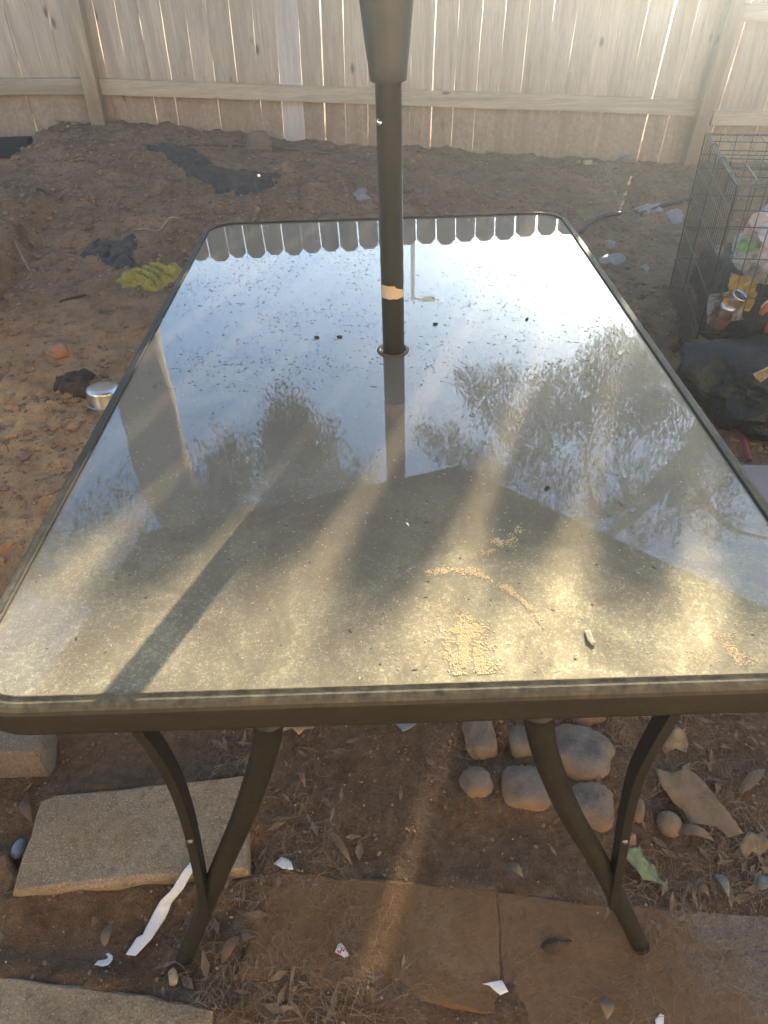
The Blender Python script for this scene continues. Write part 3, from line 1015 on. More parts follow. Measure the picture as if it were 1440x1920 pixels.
def mat_cobble():
    m, t, p, o = nodes_of('cobble')
    g = N(t, 'NewGeometry')
    sx = N(t, 'SeparateXYZ')
    t.links.new(g.outputs['Position'], sx.inputs[0])
    oi = N(t, 'ObjectInfo')
    n = tex(t, wpos(t), 26, 5, .6)
    f = tex(t, wpos(t), 150, 3, .7)
    col = mix(t, ramp(t, n, [(.3, 0.), (.7, 1.)]), (.05, .048, .046), (.145, .137, .128))
    col = mix(t, ramp(t, f, [(.56, 0.), (.7, .7)]), col, (.22, .20, .18))
    soil = ramp(t, math_(t, 'ADD', sx.outputs[2], math_(t, 'MULTIPLY', n, -.03)), [(.0, 1.), (.030, .05)])
    col = mix(t, soil, col, (.21, .125, .062))
    t.links.new(col, p.inputs['Base Color'])
    p.inputs['Roughness'].default_value = .85
    k2 = bump(t, p, n, .6, .008)
    bump(t, p, f, .6, .004, k2)
    return m
MAT_COBBLE = mat_cobble()
cob = empty('cobble_paving', at(1000, 1440))
tag(cob, 'patch of rounded grey cobbles set in dirt behind the right table leg', 'paving')
for k, (x0, x1, y0, y1, pw, rz) in enumerate([(869, 931, 1335, 1417, 4, 3), (862, 926, 1426, 1499, 2.6, 0), (953, 1014, 1350, 1420, 3.4, 0), (1030, 1150, 1350, 1464, 3.2, -22), (940, 1036, 1426, 1519, 3.4, -4), (1070, 1154, 1456, 1553, 3.2, -18), (1066, 1140, 1310, 1356, 3, 0), (1186, 1212, 1482, 1538, 2.6, -12), (1172, 1196, 1552, 1582, 2.4, 0)]):
    a, b = on_z((x0 + x1) / 2, y0, .03), on_z((x0 + x1) / 2, y1, .02)
    l, r = on_z(x0, (y0 + y1) / 2, .02), on_z(x1, (y0 + y1) / 2, .02)
    c = (a + b) / 2
    w, d = (r.x - l.x) / 2 * .98, (a.y - b.y) / 2 * .92
    o = rock('cobblestone', Vector((c.x, c.y, -.004)) - cob.location, (w, d, min(.045, .028 + w * .3)), MAT_COBBLE, cob, rad(rz + random.uniform(-8, 8)), k + 2., pw, .10, 4, 1.7)

# ------------------------------------------------------------------ wire dog crate on the right
MAT_WIRE = M('black_wire', (.028, .027, .025), (.02, .019, .018), 40, .4, 0., spec=.5)
CR0 = Vector((1.10, 1.12, 0))
CRZ = rad(-13)
CW, CD, CH = 1.05, .735, .664
def build_crate():
    root = empty('wire_crate', (CR0.x, CR0.y, gz(CR0.x, CR0.y) - .01), CRZ)
    tag(root, 'black wire dog crate full of rubbish at the right edge', 'crate')
    zb = .0
    Hh = CH - root.location.z
    bm = bmesh.new()
    bmesh.ops.create_cone(bm, cap_ends=True, segments=6, radius1=1, radius2=1, depth=1)
    me = bpy.data.meshes.new('wire')
    bm.to_mesh(me)
    bm.free()
    me.materials.append(MAT_WIRE)
    def wire(a, b, r, par):
        a, b = Vector(a), Vector(b)
        o = link(bpy.data.objects.new('wire', me), par)
        o.location = (a + b) / 2
        o.rotation_euler = (b - a).to_track_quat('Z', 'Y').to_euler()
        o.scale = (r, r, (b - a).length)
    def panel(name, o, u, v, lu, lv, nu, rows, dpt):
        """u runs along the panel, v up it; uprights every lu/nu, cross wires at the given heights"""
        o, u, v = Vector(o), Vector(u), Vector(v)
        nrm = u.cross(v).normalized() * dpt
        c = [o, o + u * lu, o + u * lu + v * lv, o + v * lv]
        V, Fc = [], []
        for a, b in zip(c, c[1:] + c[:1]):
            e = (b - a).normalized() * .003
            vv, ff = tube_data([a - e, b + e], .0032, 6, True, 1., Vector((.3, .5, .7)), len(V))
            V += vv
            Fc += ff
        p = obj(name, V, Fc, MAT_WIRE, root, False)
        for i in range(1, nu):
            q = o + u * (lu * i / nu)
            wire(q + nrm, q + v * lv + nrm, .0017, p)
        for h in rows:
            wire(o + v * h, o + u * lu + v * h, .0019, p)
        return p
    rows = [.07, .20, .33, .46, .56, .61]
    panel('side_panel', (0, 0, zb), (0, 1, 0), (0, 0, 1), CD, Hh, 24, rows, .003)
    panel('front_panel', (0, 0, zb), (1, 0, 0), (0, 0, 1), CW, Hh, 25, rows, -.003)
    panel('back_panel', (0, CD, zb), (1, 0, 0), (0, 0, 1), CW, Hh, 18, rows, .003)
    panel('side_panel', (CW, 0, zb), (0, 1, 0), (0, 0, 1), CD, Hh, 14, rows[::2], .003)
    t = panel('top_panel', (.008, .008, Hh), (1, 0, 0), (0, 1, 0), CW - .016, CD - .016, 17, [.1, .22, .34, .46, .6], .003)
    for k in range(3):     # bent hooks that hold the top
        y = .12 + .2 * k
        tube('hook', [Vector((-.006, y, Hh - .05)), Vector((-.009, y, Hh + .004)), Vector((.004, y, Hh + .012)), Vector((.014, y, Hh + .002))], .0028, MAT_WIRE, t, 6)
    box('tray', (.012, .012, .004), (CW - .012, CD - .012, .022), M('black_tray', (.03, .03, .03), None, 30, .6), root, .004)
    return root, Hh
crate, CHH = build_crate()
MW = Matrix.Translation(crate.location) @ Matrix.Rotation(CRZ, 4, 'Z')
def inc(x, y, z):
    return MW @ Vector((x, y, z))
MAT_BIN = M('black_bin_bag', (.016, .017, .016), (.010, .011, .010), 12, .5, .6, 38, spec=.4, dist=.02)
def bag(name, loc, size, mat, seed, label, cat, group=None, rough=.35, sub=5, fold=2.2):
    bm = bmesh.new()
    bmesh.ops.create_icosphere(bm, subdivisions=sub, radius=1)
    o3 = Vector((seed * 2.3, -seed, seed * .7))
    for v in bm.verts:
        c = v.co.copy()
        k = 1 + rough * noise.fractal(c * 1.2 + o3, 1., 2., 2) + .10 * (1 - 2 * abs(noise.noise(c * fold * 1.7 + o3))) + .05 * (1 - 2 * abs(noise.noise(c * fold * 4.1 + o3)))
        c *= k
        c.z = max(c.z, -.82)
        v.co = Vector((c.x * size[0], c.y * size[1], c.z * size[2]))
    o = from_bm(name, bm, mat, None, True)
    o.location = loc
    return tag(o, label, cat, group)
bag('bin_bag', inc(.33, .36, .21), (.30, .32, .22), MAT_BIN, 1., 'black plastic bin bag filling the bottom of the wire crate', 'bag', 'black bin bags')
bag('bin_bag', inc(.78, .40, .24), (.24, .28, .24), MAT_BIN, 2., 'black bin bag bulging at the far right inside the crate', 'bag', 'black bin bags')
pb = at(1415, 800)
bag('bin_bag', Vector((pb.x + .05, pb.y + .08, .11)), (.26, .22, .13), MAT_BIN, 3., 'black bin bag lying on the dirt in front of the crate', 'bag', 'black bin bags')
def mat_film():
    m, t, p, o = nodes_of('clear_film')
    n = tex(t, coord(t), 22, 5, .65, 1.)
    p.inputs['Base Color'].default_value = (.60, .59, .61, 1)
    p.inputs['Roughness'].default_value = .3
    tr = N(t, 'BsdfTransparent')
    ms = N(t, 'MixShader')
    t.links.new(ramp(t, n, [(.3, .15), (.65, .65)]), ms.inputs[0])
    t.links.new(tr.outputs[0], ms.inputs[1])
    t.links.new(p.outputs[0], ms.inputs[2])
    t.links.new(ms.outputs[0], o.inputs['Surface'])
    bump(t, p, n, .6, .01)
    return m
MAT_FILM = mat_film()
bag('clear_bag', inc(.27, .22, .45), (.155, .15, .135), MAT_FILM, 5., 'crumpled clear plastic bag on top of the rubbish in the crate', 'bag', None, .3, 5, 2.8)
def wrapper(name, loc, sx, sy, rot, mat, label, cat, seed, crumple=.03):
    n = 12
    V, Fc = [], []
    for j in range(n + 1):
        for i in range(n + 1):
            u, v = i / n - .5, j / n - .5
            V.append((u * sx + crumple * .3 * fbm(u, v, 3, 2, seed + 5), v * sy, crumple * (fbm(u, v, 2.4, 4, seed) + .4 * fbm(u, v, 9, 2, seed + 9))))
    for j in range(n):
        for i in range(n):
            a = j * (n + 1) + i
            Fc.append((a, a + 1, a + n + 2, a + n + 1))
    o = obj(name, V, Fc, mat, None, False)
    md = o.modifiers.new('thickness', 'SOLIDIFY')
    md.thickness = .0006
    o.location = loc
    o.rotation_euler = rot
    if label:
        tag(o, label, cat)
    return o
C_ = lambda n, a, r=.5: M(n, a, tuple(c * .72 for c in a), 25, r, .2)
wrapper('paper_wrapper', inc(.19, .16, .52), .16, .12, (rad(55), rad(-8), rad(20)), C_('lilac_paper', (.48, .43, .46)), 'pale lilac paper sheet inside the clear bag', 'wrapper', 1., .03)
wrapper('striped_wrapper', inc(.14, .14, .50), .10, .07, (rad(48), rad(10), rad(-20)), C_('pink_paper', (.42, .29, .30)), 'pinkish wrapper at the left top of the clear bag', 'wrapper', 2., .02)
wrapper('green_wrapper', inc(.10, .09, .475), .08, .05, (rad(50), rad(0), rad(25)), C_('green_foil', (.14, .30, .13), .5), 'bright green wrapper against the crate bars under the pink one', 'wrapper', 3., .02)
wrapper('yellow_wrapper', inc(.11, .05, .33), .11, .11, (rad(62), rad(20), rad(10)), C_('yellow_foil', (.32, .215, .055), .5), 'yellow crinkled wrapper below the clear bag', 'wrapper', 4., .03)
gw = wrapper('grey_wrapper', inc(.075, .045, .275), .11, .10, (rad(68), rad(-12), rad(-12)), C_('silver_foil', (.24, .24, .25), .4), 'silvery grey crumpled wrapper with a dark diamond print in the crate', 'wrapper', 5., .025)
def flat_mark(parent, pts, z, mat, name='emblem'):
    return obj(name, [(x, y, z) for x, y in pts], [tuple(range(len(pts)))], mat, parent)
INK = M('black_ink', (.02, .02, .022), None, 50, .5, 0.)
for a, b in (((-.03, 0), (0, .026)), ((0, .026), (.03, 0)), ((.03, 0), (0, -.026)), ((0, -.026), (-.03, 0))):
    a, b = Vector((*a, 0)), Vector((*b, 0))
    nn = Vector((-(b - a).y, (b - a).x, 0)).normalized() * .004
    flat_mark(gw, [(q.x, q.y) for q in (a - nn, b - nn, b + nn, a + nn)], .024, INK)
def build_jar():
    c = inc(.055, .035, .0)
    root = empty('glass_jar', (c.x, c.y, .17))
    root.rotation_euler = (rad(14), rad(10), 0)
    tag(root, 'dark red glass jar with silver lid tipped in the crate', 'jar')
    lathe('body', [(.026, 0.), (.030, .006), (.030, .075), (.024, .092), (.022, .098)], M('dark_red_glass', (.09, .025, .02), (.06, .018, .015), 20, .12, 0., spec=.6), root, 24)
    lathe('lid', [(.0235, .094), (.027, .096), (.0275, .112), (.025, .115)], M('tin_lid', (.72, .72, .74), (.6, .6, .62), 30, .28, .1, metal=.9), root, 24)
    lathe('label_band', [(.0302, .03), (.0306, .031), (.0306, .068), (.0302, .069)], M('jar_label', (.16, .06, .05), (.1, .04, .035), 60, .6), root, 24)
build_jar()
def build_can():
    c = inc(.085, .03, 0)
    root = empty('tin_can', (c.x, c.y, .265))
    root.rotation_euler = (rad(20), rad(18), 0)
    tag(root, 'small gold and silver tin standing on the jar in the crate', 'can')
    lathe('body', [(.026, 0.), (.027, .002), (.027, .05), (.026, .052)], M('gold_tin', (.30, .24, .14), (.24, .19, .11), 30, .35, .05, metal=.7), root, 24)
    lathe('rim', [(.024, .049), (.0285, .050), (.0285, .056), (.026, .058), (.0245, .052)], M('bright_tin', (.8, .8, .82), None, 30, .2, 0., metal=1.), root, 24)
build_can()
def build_pouch():
    c = inc(.245, .012, .27)
    root = empty('orange_pouch', (c.x, c.y, c.z), CRZ)
    tag(root, 'orange snack pouch with a black mark against the crate front', 'pouch')
    n, V, Fc = 20, [], []
    out = []
    for k in range(n):
        a = 2 * math.pi * k / n
        x, z = math.cos(a), math.sin(a)
        if z < 0:
            x *= 1 + .45 * z
            z *= 1.9
        out.append((x * .062, z * .065))
    V = [(x * s, y, z * s) for s, y in ((1., .012), (.86, -.004), (.0, -.013)) for x, z in out] + [(x, .03, z) for x, z in out]
    for i, j in ((0, 1), (1, 2), (3, 0)):
        for k in range(n):
            q = (k + 1) % n
            Fc.append((i * n + k, i * n + q, j * n + q, j * n + k))
    Fc.append(tuple(3 * n + k for k in range(n)))
    o = obj('body', V, Fc, M('orange_foil', (.52, .13, .06), (.42, .10, .045), 18, .5, .15, 60), root, True)
    mk = [(-.03, .012), (-.012, .02), (0, .012), (.014, .026), (.03, .016), (.018, .006), (.03, -.006), (.01, -.004), (0, .004), (-.012, -.004), (-.03, .0)]
    obj('emblem', [(x, -.0185, z) for x, z in mk], [tuple(range(len(mk)))], INK, root)
    tube('top_rim', [Vector((x * 1.0, .012, z)) for x, z in out[1:10]], .0035, M('white_edge', (.72, .7, .68), None, 30, .4), root, 6)
build_pouch()
wrapper('blue_carton', at(1322, 742) + Vector((0, 0, .05)), .06, .08, (rad(70), 0, rad(-10)), C_('dull_blue', (.10, .16, .20)), 'dull blue carton piece on the ground before the crate', 'carton', 7., .004)
wrapper('tan_scrap', at(1395, 815) + Vector((0, 0, .22)), .06, .035, (rad(20), rad(-15), rad(20)), C_('tan_card', (.36, .24, .10)), 'tan card scrap lying on the black bag by the table', 'scrap', 8., .01)
p0, p1 = at(1366, 802) + Vector((0, 0, .02)), at(1402, 872) + Vector((0, 0, .02))
tag(tube('red_strip', [p0, p0.lerp(p1, .5) + Vector((.01, 0, .006)), p1], .009, C_('dull_red', (.20, .045, .04)), None, 8), 'dull red plastic edge running along the right table side', 'plastic strip')
slab('grey_board', [(1372, 868), (1412, 990), (1560, 990), (1560, 872)], .10, .10, M('mauve_grey', (.26, .215, .205), (.2, .165, .155), 9, .85, .2, 90), 'flat grey slab beside the right table edge below the black bag', .002, 9)
bpy.data.objects['grey_board']['category'] = 'slab'
del bpy.data.objects['grey_board']['group']

# ------------------------------------------------------------------ things lying about the yard
def crumple(name, pxs, h, mat, label, cat, seed, folds=9., nx=40, ny=24, sink=.25, amp=1., wave=None):
    """a crumpled sheet heaped inside an outline of picture points on the ground"""
    P = [at(x, y) for x, y in pxs]
    c = sum(P, Vector()) / len(P)
    Q = [(p.x - c.x, p.y - c.y) for p in P]
    x0, x1, y0, y1 = min(q[0] for q in Q), max(q[0] for q in Q), min(q[1] for q in Q), max(q[1] for q in Q)
    def ins(x, y):
        s, dm = False, 9.
        for (ax, ay), (bx, by) in zip(Q, Q[1:] + Q[:1]):
            if (ay > y) != (by > y) and x < (bx - ax) * (y - ay) / (by - ay) + ax:
                s = not s
            t = max(0, min(1, ((x - ax) * (bx - ax) + (y - ay) * (by - ay)) / ((bx - ax) ** 2 + (by - ay) ** 2 + 1e-12)))
            dm = min(dm, math.hypot(x - ax - t * (bx - ax), y - ay - t * (by - ay)))
        return dm if s else -dm
    V, Fc, keep = [], [], []
    for j in range(ny + 1):
        for i in range(nx + 1):
            x, y = x0 - .02 + (x1 - x0 + .04) * i / nx, y0 - .02 + (y1 - y0 + .04) * j / ny
            d = ins(x, y) + .012 * fbm(x, y, 22, 2, seed)
            ridge = 1 - 2 * abs(noise.noise(Vector((x * folds, y * folds * 1.6, seed))))
            r2 = 1 - 2 * abs(noise.noise(Vector((x * folds * 2.6, y * folds * 2.6, seed + 4))))
            if wave:      # long wavering folds along the sheet
                ph = (x * math.sin(wave) + y * math.cos(wave)) * folds + 1.3 * noise.noise(Vector((x * 6, y * 6, seed))) + .25 * noise.noise(Vector((x * 31, y * 31, seed)))
                ridge = 2 * abs(math.sin(ph * math.pi)) ** .8 - 1
                r2 *= .4
            k = sstep(0, .03, d)
            gs_ = sum(gz(c.x + x + ox, c.y + y + oy) for ox, oy in ((0, 0), (.05, 0), (-.05, 0), (0, .05), (0, -.05))) / 5 + .006
            z = gs_ - c.z + k * h * (.55 + .5 * amp * ridge + .22 * amp * r2) - .035 * sstep(.004, -.016, d)
            V.append((x + .012 * noise.noise(Vector((x * 30, y * 30, seed))), y, z))
            keep.append(d > -.014)
    for j in range(ny):
        for i in range(nx):
            a = j * (nx + 1) + i
            f = (a, a + 1, a + nx + 2, a + nx + 1)
            if any(keep[k] for k in f):
                Fc.append(f)
    o = obj(name, V, Fc, mat, None, True)
    md = o.modifiers.new('thickness', 'SOLIDIFY')
    md.thickness = .0015
    o.location = c
    return tag(o, label, cat)
MAT_BLACKPL = M('dusty_black_plastic', (.045, .041, .038), (.018, .016, .015), 26, .42, .4, 90, dust=((.17, .115, .078), .45))
crumple('black_sheeting', [(264, 262), (300, 270), (370, 300), (420, 322), (480, 326), (520, 322), (534, 342), (490, 360), (420, 360), (372, 350), (354, 328), (306, 300), (270, 276)], .022, MAT_BLACKPL, 'long crumpled black plastic sheeting lying below the fence', 'plastic sheet', 1., 8., 90, 66, amp=1., wave=.5)
crumple('black_netting', [(150, 490), (185, 470), (225, 462), (262, 470), (262, 492), (240, 508), (205, 500), (178, 494)], .022, MAT_BLACKPL, 'small heap of black netting on the dirt near the yellow cloth', 'netting', 2., 12., 60, 50, amp=1.1, wave=-.6)
crumple('yellow_cloth', [(222, 530), (238, 521), (258, 515), (274, 508), (300, 502), (345, 503), (348, 524), (320, 531), (290, 535), (262, 543), (232, 543)], .036, M('yellow_towel', (.33, .275, .075), (.18, .145, .04), 45, .95, .5, 160), 'crumpled yellow cloth on the dirt beside the table edge', 'cloth', 3., 17., 110, 80, amp=1.1, wave=.35)
crumple('white_plastic', [(1188, 392), (1210, 386), (1240, 388), (1242, 396), (1215, 402), (1192, 400)], .02, C_('white_plastic', (.30, .265, .24)), 'white plastic scrap beside the black hose on the right', 'plastic scrap', 4., 25., 16, 12)
for k, (q, lb) in enumerate((([(1245, 398), (1268, 394), (1284, 404), (1280, 416), (1256, 418), (1246, 408)], 'pinkish white plastic scrap on the dirt nearest the crate'), ([(1134, 452), (1148, 447), (1158, 453), (1150, 462), (1138, 460)], 'small pinkish plastic scrap on the dirt right of the table corner'), ([(1120, 484), (1140, 480), (1172, 482), (1170, 490), (1140, 493), (1122, 491)], 'flat white plastic scrap against the right table edge'), ([(1203, 498), (1216, 497), (1220, 504), (1210, 509)], 'tiny pale scrap on the dirt between table and crate'), ([(660, 368), (672, 361), (688, 362), (693, 370), (680, 376), (668, 376)], 'white scrap on the dirt just left of the umbrella pole'))):
    crumple('plastic_scrap', q, .018, C_('pale_plastic', (.27, .235, .215)), lb, 'plastic scrap', 5. + k, 30., 14, 10)['group'] = 'pale plastic scraps on the dirt'
# black hose
hp = [at(1088, 436, .012), at(1110, 416, .014), at(1150, 404, .014), at(1200, 396, .016), at(1250, 386, .016), at(1300, 372, .016)]
tag(tube('garden_hose', spline(hp, 8), .011, MAT_BLACKPL, None, 10, up=Vector((0, 0, 1))), 'black hose curving over the dirt behind the right table corner', 'hose')
hp = [at(350, 270, .01), at(420, 270, .012), at(500, 273, .012), at(560, 279, .012), at(620, 284, .006)]
tag(tube('irrigation_pipe', spline(hp, 8), .006, M('brown_pipe', (.16, .115, .08), None, 30, .7), None, 8, up=Vector((0, 0, 1))), 'thin brown irrigation pipe along the foot of the fence', 'pipe')
# concrete lump by the fence, red stone, clods
rock('concrete_lump', at(486, 270, .02), (.075, .05, .075), M('concrete', (.2, .15, .105), (.14, .10, .07), 12, .95, .5, 80), None, 0, 3., 3., .12)
tag(bpy.data.objects['concrete_lump'], 'round concrete lump standing against the fence left of the pale board', 'concrete lump')
rock('red_stone', at(113, 661, .012), (.032, .024, .026), M('red_stone', (.42, .20, .11), (.33, .15, .085), 20, .9, .5, 90), None, .4, 4., 3.2, .2)
tag(bpy.data.objects['red_stone'], 'orange-red stone lying on the dirt above the metal pan', 'stone')
rock('flat_brick', at(1178, 300, .02), (.05, .03, .02), M('dull_brick', (.28, .2, .15), None, 20, .9), None, .1, 5., 5., .06)
tag(bpy.data.objects['flat_brick'], 'small grey brick at the foot of the fence on the right', 'brick')
rock('lit_stone', at(1101, 311, .012), (.03, .02, .015), M('painted_sunlit_stone', (.5, .42, .22), None, 20, .8), None, .1, 6., 2.5, .2)  # yellow sunlight put into this stone's colour
tag(bpy.data.objects['lit_stone'], 'small stone painted sunlit yellow at the fence foot', 'stone')
MAT_CLOD = M('dark_clod', (.11, .072, .046), (.05, .033, .022), 22, .97, .9, 90, dist=.01)
crumple('soil_clump', [(98, 722), (118, 708), (150, 703), (178, 708), (172, 730), (150, 742), (120, 742), (104, 734)], .028, MAT_CLOD, 'dark clump of soil and roots left of the metal pan', 'soil clump', 13., 20., 40, 24)
# upturned steel pan
def build_pan():
    c = at(188, 764)
    root = empty('steel_pan', (c.x + .012, c.y + .03, c.z - .004), .3)
    root.rotation_euler = (rad(-3), rad(4), .3)
    tag(root, 'upturned round steel pan on the dirt by the left table edge', 'pan')
    lathe('bowl', [(.062, 0.), (.0605, .004), (.060, .052), (.058, .060), (.053, .064), (.04, .0655), (.0005, .066)], M('brushed_steel', (.62, .60, .56), (.5, .47, .42), 9, .3, .12, 60, metal=.95), root, 44)
    tube('rim', [Vector((.0625 * math.cos(rad(a)), .0625 * math.sin(rad(a)), .003)) for a in range(0, 361, 12)], .0028, M('steel_rim', (.55, .53, .5), None, 20, .35, metal=.9), root, 6, up=Vector((0, 0, 1)))
build_pan()
# sticks
MAT_STICK = M('dry_stick', (.34, .25, .17), (.2, .14, .095), 30, .9, .5, 120)
MAT_STICKD = M('dark_stick', (.08, .058, .042), (.05, .036, .027), 30, .9, .5, 120)
for q, r, mt, lb in (([(254, 438), (275, 439), (300, 440), (325, 438), (344, 444)], .012, MAT_STICK, 'pale curved stick left of the far table corner'),
                  ([(110, 562), (135, 558), (162, 552)], .010, MAT_STICKD, 'dark flat stick on the dirt below the black netting'),
                  ([(60, 362), (75, 355), (88, 350)], .010, MAT_STICKD, 'short dark stick on the dirt mound at the left'),
                  ([(26, 361), (40, 360), (56, 356)], .006, MAT_STICK, 'short pale stick beside the dark one on the left mound'),
                  ([(92, 378), (108, 372), (128, 364)], .005, MAT_STICK, 'thin pale stick behind the dark stick on the left mound'),
                  ([(54, 400), (66, 397), (76, 394)], .006, MAT_STICK, 'stubby pale stick at the left edge above the terrace'),
                  ([(290, 265), (304, 262), (318, 257)], .006, MAT_STICK, 'pale sunlit stick lying by the fence foot'),
                  ([(46, 507), (56, 511), (66, 511)], .007, MAT_STICK, 'small pale stick on the terrace edge at the left')):
    tag(tube('stick', spline([at(x, y, r * .6) for x, y in q], 4), [r * .5] + [r * .55] * (4 * (len(q) - 1) - 1) + [r * .3], mt, None, 7, up=Vector((0, 0, 1))), lb, 'stick', 'sticks on the dirt')

# ------------------------------------------------------------------ litter under and before the table
def sheet(name, pxs, mat, label, cat, z=.006, bend=.006, seed=1., group=None, base=None, tilt=False):
    """thin torn sheet with the given outline, lying on whatever is at height base"""
    P = [(on_z(x, y, base + z) if base is not None else at(x, y, z)) for x, y in pxs]
    if tilt:      # far end rests on the paver
        P = [on_z(x, y, .012 + .045 * sstep(1720, 1640, y) if y < 1720 else .012) for x, y in pxs]
    c = sum(P, Vector()) / len(P)
    bm = bmesh.new()
    vs = [bm.verts.new(p - c) for p in P]
    bm.faces.new(vs)
    bmesh.ops.triangulate(bm, faces=bm.faces)
    bmesh.ops.subdivide_edges(bm, edges=bm.edges, cuts=3, use_grid_fill=True)
    for v in bm.verts:
        v.co.z += bend * noise.fractal(Vector((v.co.x * 30, v.co.y * 30, seed)), 1., 2., 3)
    o = from_bm(name, bm, mat, None, True)
    md = o.modifiers.new('thickness', 'SOLIDIFY')
    md.thickness = .0006
    o.location = c
    return tag(o, label, cat, group)
WHITE = M('white_paper', (.72, .68, .63), (.62, .58, .53), 30, .85, .15)
sheet('paper_strip', [(236, 1790), (256, 1758), (268, 1752), (288, 1712), (300, 1690), (318, 1672), (345, 1632), (366, 1608), (372, 1612), (366, 1628), (342, 1668), (322, 1692), (310, 1722), (284, 1760), (262, 1784), (254, 1792)], WHITE, 'long torn strip of white paper beside the left table foot', 'paper', .012, .003, 1., tilt=True)
o = sheet('paper_scrap', [(628, 1786), (634, 1770), (640, 1768), (648, 1778), (655, 1792), (646, 1796), (640, 1792)], WHITE, 'small white paper scrap with red letters on the middle paver', 'paper', .006, .003, 2., 'white paper scraps', .012)
c0 = o.location
RED = M('red_print', (.62, .04, .05), (.5, .03, .04), 40, .7, 0.)
def mark(a, b, w, par):
    a, b = on_z(*a, .0235) - c0, on_z(*b, .0235) - c0
    nn = Vector((-(b - a).y, (b - a).x, 0)).normalized() * w
    obj('letter_stroke', [a - nn, b - nn, b + nn, a + nn], [(0, 1, 2, 3)], RED, par)
for a, b in (((638, 1788), (641, 1776)), ((644, 1785), (646, 1778)), ((639, 1782), (645.5, 1781)), ((634, 1786), (637, 1783)), ((633, 1782), (636, 1788))):
    mark(a, b, .0009, o)
sheet('paper_scrap', [(904, 1845), (928, 1840), (941, 1838), (953, 1860), (938, 1866), (926, 1856), (918, 1848)], WHITE, 'clean white paper scrap at the right end of the middle paver', 'paper', .008, .003, 3., 'white paper scraps', .012)
sheet('paper_scrap', [(512, 1618), (528, 1607), (546, 1614), (550, 1629), (530, 1628)], WHITE, 'crumpled white paper at the back edge of the middle paver', 'paper', .010, .010, 4., 'white paper scraps')
sheet('paper_scrap', [(1228, 1912), (1238, 1900), (1245, 1904), (1244, 1925), (1230, 1926)], WHITE, 'white paper scrap at the bottom edge on the half-buried paver', 'paper', .006, .002, 5., 'white paper scraps', .010)
sheet('paper_curl', [(178, 1810), (184, 1802), (198, 1799), (203, 1794), (198, 1788), (203, 1785), (210, 1790), (211, 1798), (204, 1808), (192, 1812)], WHITE, 'small curled white scrap left of the paper strip', 'paper', .008, .006, 6.)
sheet('torn_cardboard', [(1228, 1442), (1260, 1447), (1290, 1440), (1308, 1452), (1352, 1506), (1394, 1562), (1364, 1570), (1346, 1550), (1296, 1545), (1280, 1518), (1262, 1504), (1240, 1476)], M('brown_card', (.23, .155, .09), (.17, .11, .065), 14, .92, .25, 120), 'torn brown cardboard on the ground right of the cobbles', 'cardboard', .018, .006, 7.)
sheet('dark_tile', [(735, 1352), (785, 1352), (770, 1366), (756, 1372)], M('slate', (.2, .2, .2), None, 20, .6), 'grey pointed tile corner under the table rim in the middle', 'tile', .02, .002, 8.)
sheet('shrivelled_leaf', [(1168, 1604), (1178, 1592), (1200, 1588), (1212, 1604), (1228, 1616), (1236, 1642), (1248, 1660), (1230, 1650), (1206, 1652), (1190, 1630)], M('green_leaf', (.27, .28, .12), (.19, .2, .085), 26, .7, .4, 90), 'crumpled green leaf right of the right table leg', 'leaf', .012, .016, 9.)
sheet('withered_leaf', [(525, 1350), (598, 1352), (586, 1366), (572, 1368), (560, 1378), (548, 1368), (530, 1372)], M('orange_leaf', (.42, .27, .13), None, 26, .8), 'orange dry leaf below the rim beside the left leg', 'leaf', .02, .012, 10.)
sheet('withered_leaf', [(1242, 1396), (1266, 1366), (1284, 1374), (1292, 1392), (1288, 1410), (1268, 1400), (1250, 1404)], M('tan_leaf', (.27, .2, .115), None, 26, .8), 'curled tan leaf behind the thin right brace', 'leaf', .015, .018, 11.)
sheet('withered_leaf', [(1384, 1592), (1400, 1562), (1432, 1560), (1444, 1586), (1428, 1600), (1410, 1596), (1398, 1612)], M('tan_leaf', (.27, .2, .115)), 'broad pale dry leaf at the right edge below the cardboard', 'leaf', .015, .016, 12.)
def leaf(a, b, wd, mat, label, z=.008, curl=.012, group='narrow dry leaves', base=None):
    A = on_z(*a, base + z) if base is not None else at(*a, z)
    B = on_z(*b, base + z) if base is not None else at(*b, z)
    d = B - A
    s = Vector((-d.y, d.x, 0)).normalized()
    n, V, Fc = 10, [], []
    for i in range(n + 1):
        u = i / n
        w = wd * math.sin(math.pi * min(1, u * 1.02) ** .8) ** .8 + .0006
        p = d * u - d * .5 + Vector((0, 0, curl * math.sin(math.pi * u)))
        V += [p - s * w + Vector((0, 0, .35 * w)), p, p + s * w + Vector((0, 0, .35 * w))]
    for i in range(n):
        for k in (0, 1):
            Fc.append((i * 3 + k, i * 3 + k + 1, i * 3 + 4 + k, i * 3 + 3 + k))
    o = obj('dry_leaf', V, Fc, mat, None, True)
    md = o.modifiers.new('thickness', 'SOLIDIFY')
    md.thickness = .0006
    o.location = (A + B) / 2
    tag(o, label, 'leaf', group)
BRL = M('brown_leaf', (.20, .125, .075), (.12, .075, .045), 24, .75, .3, 120)
PLL = M('pale_leaf', (.20, .142, .09), (.13, .09, .056), 24, .75, .3, 120)
leaf((415, 1806), (452, 1754), .009, BRL, 'long brown leaf to the right of the left table foot')
leaf((450, 1768), (482, 1754), .006, BRL, 'short curled brown leaf beside the long one at the paver corner')
leaf((1386, 1488), (1434, 1442), .010, PLL, 'pale pointed leaf lying right of the cardboard')
leaf((1134, 1870), (1138, 1912), .010, PLL, 'greyish leaf on the half-buried paver near the bottom edge', base=.012)
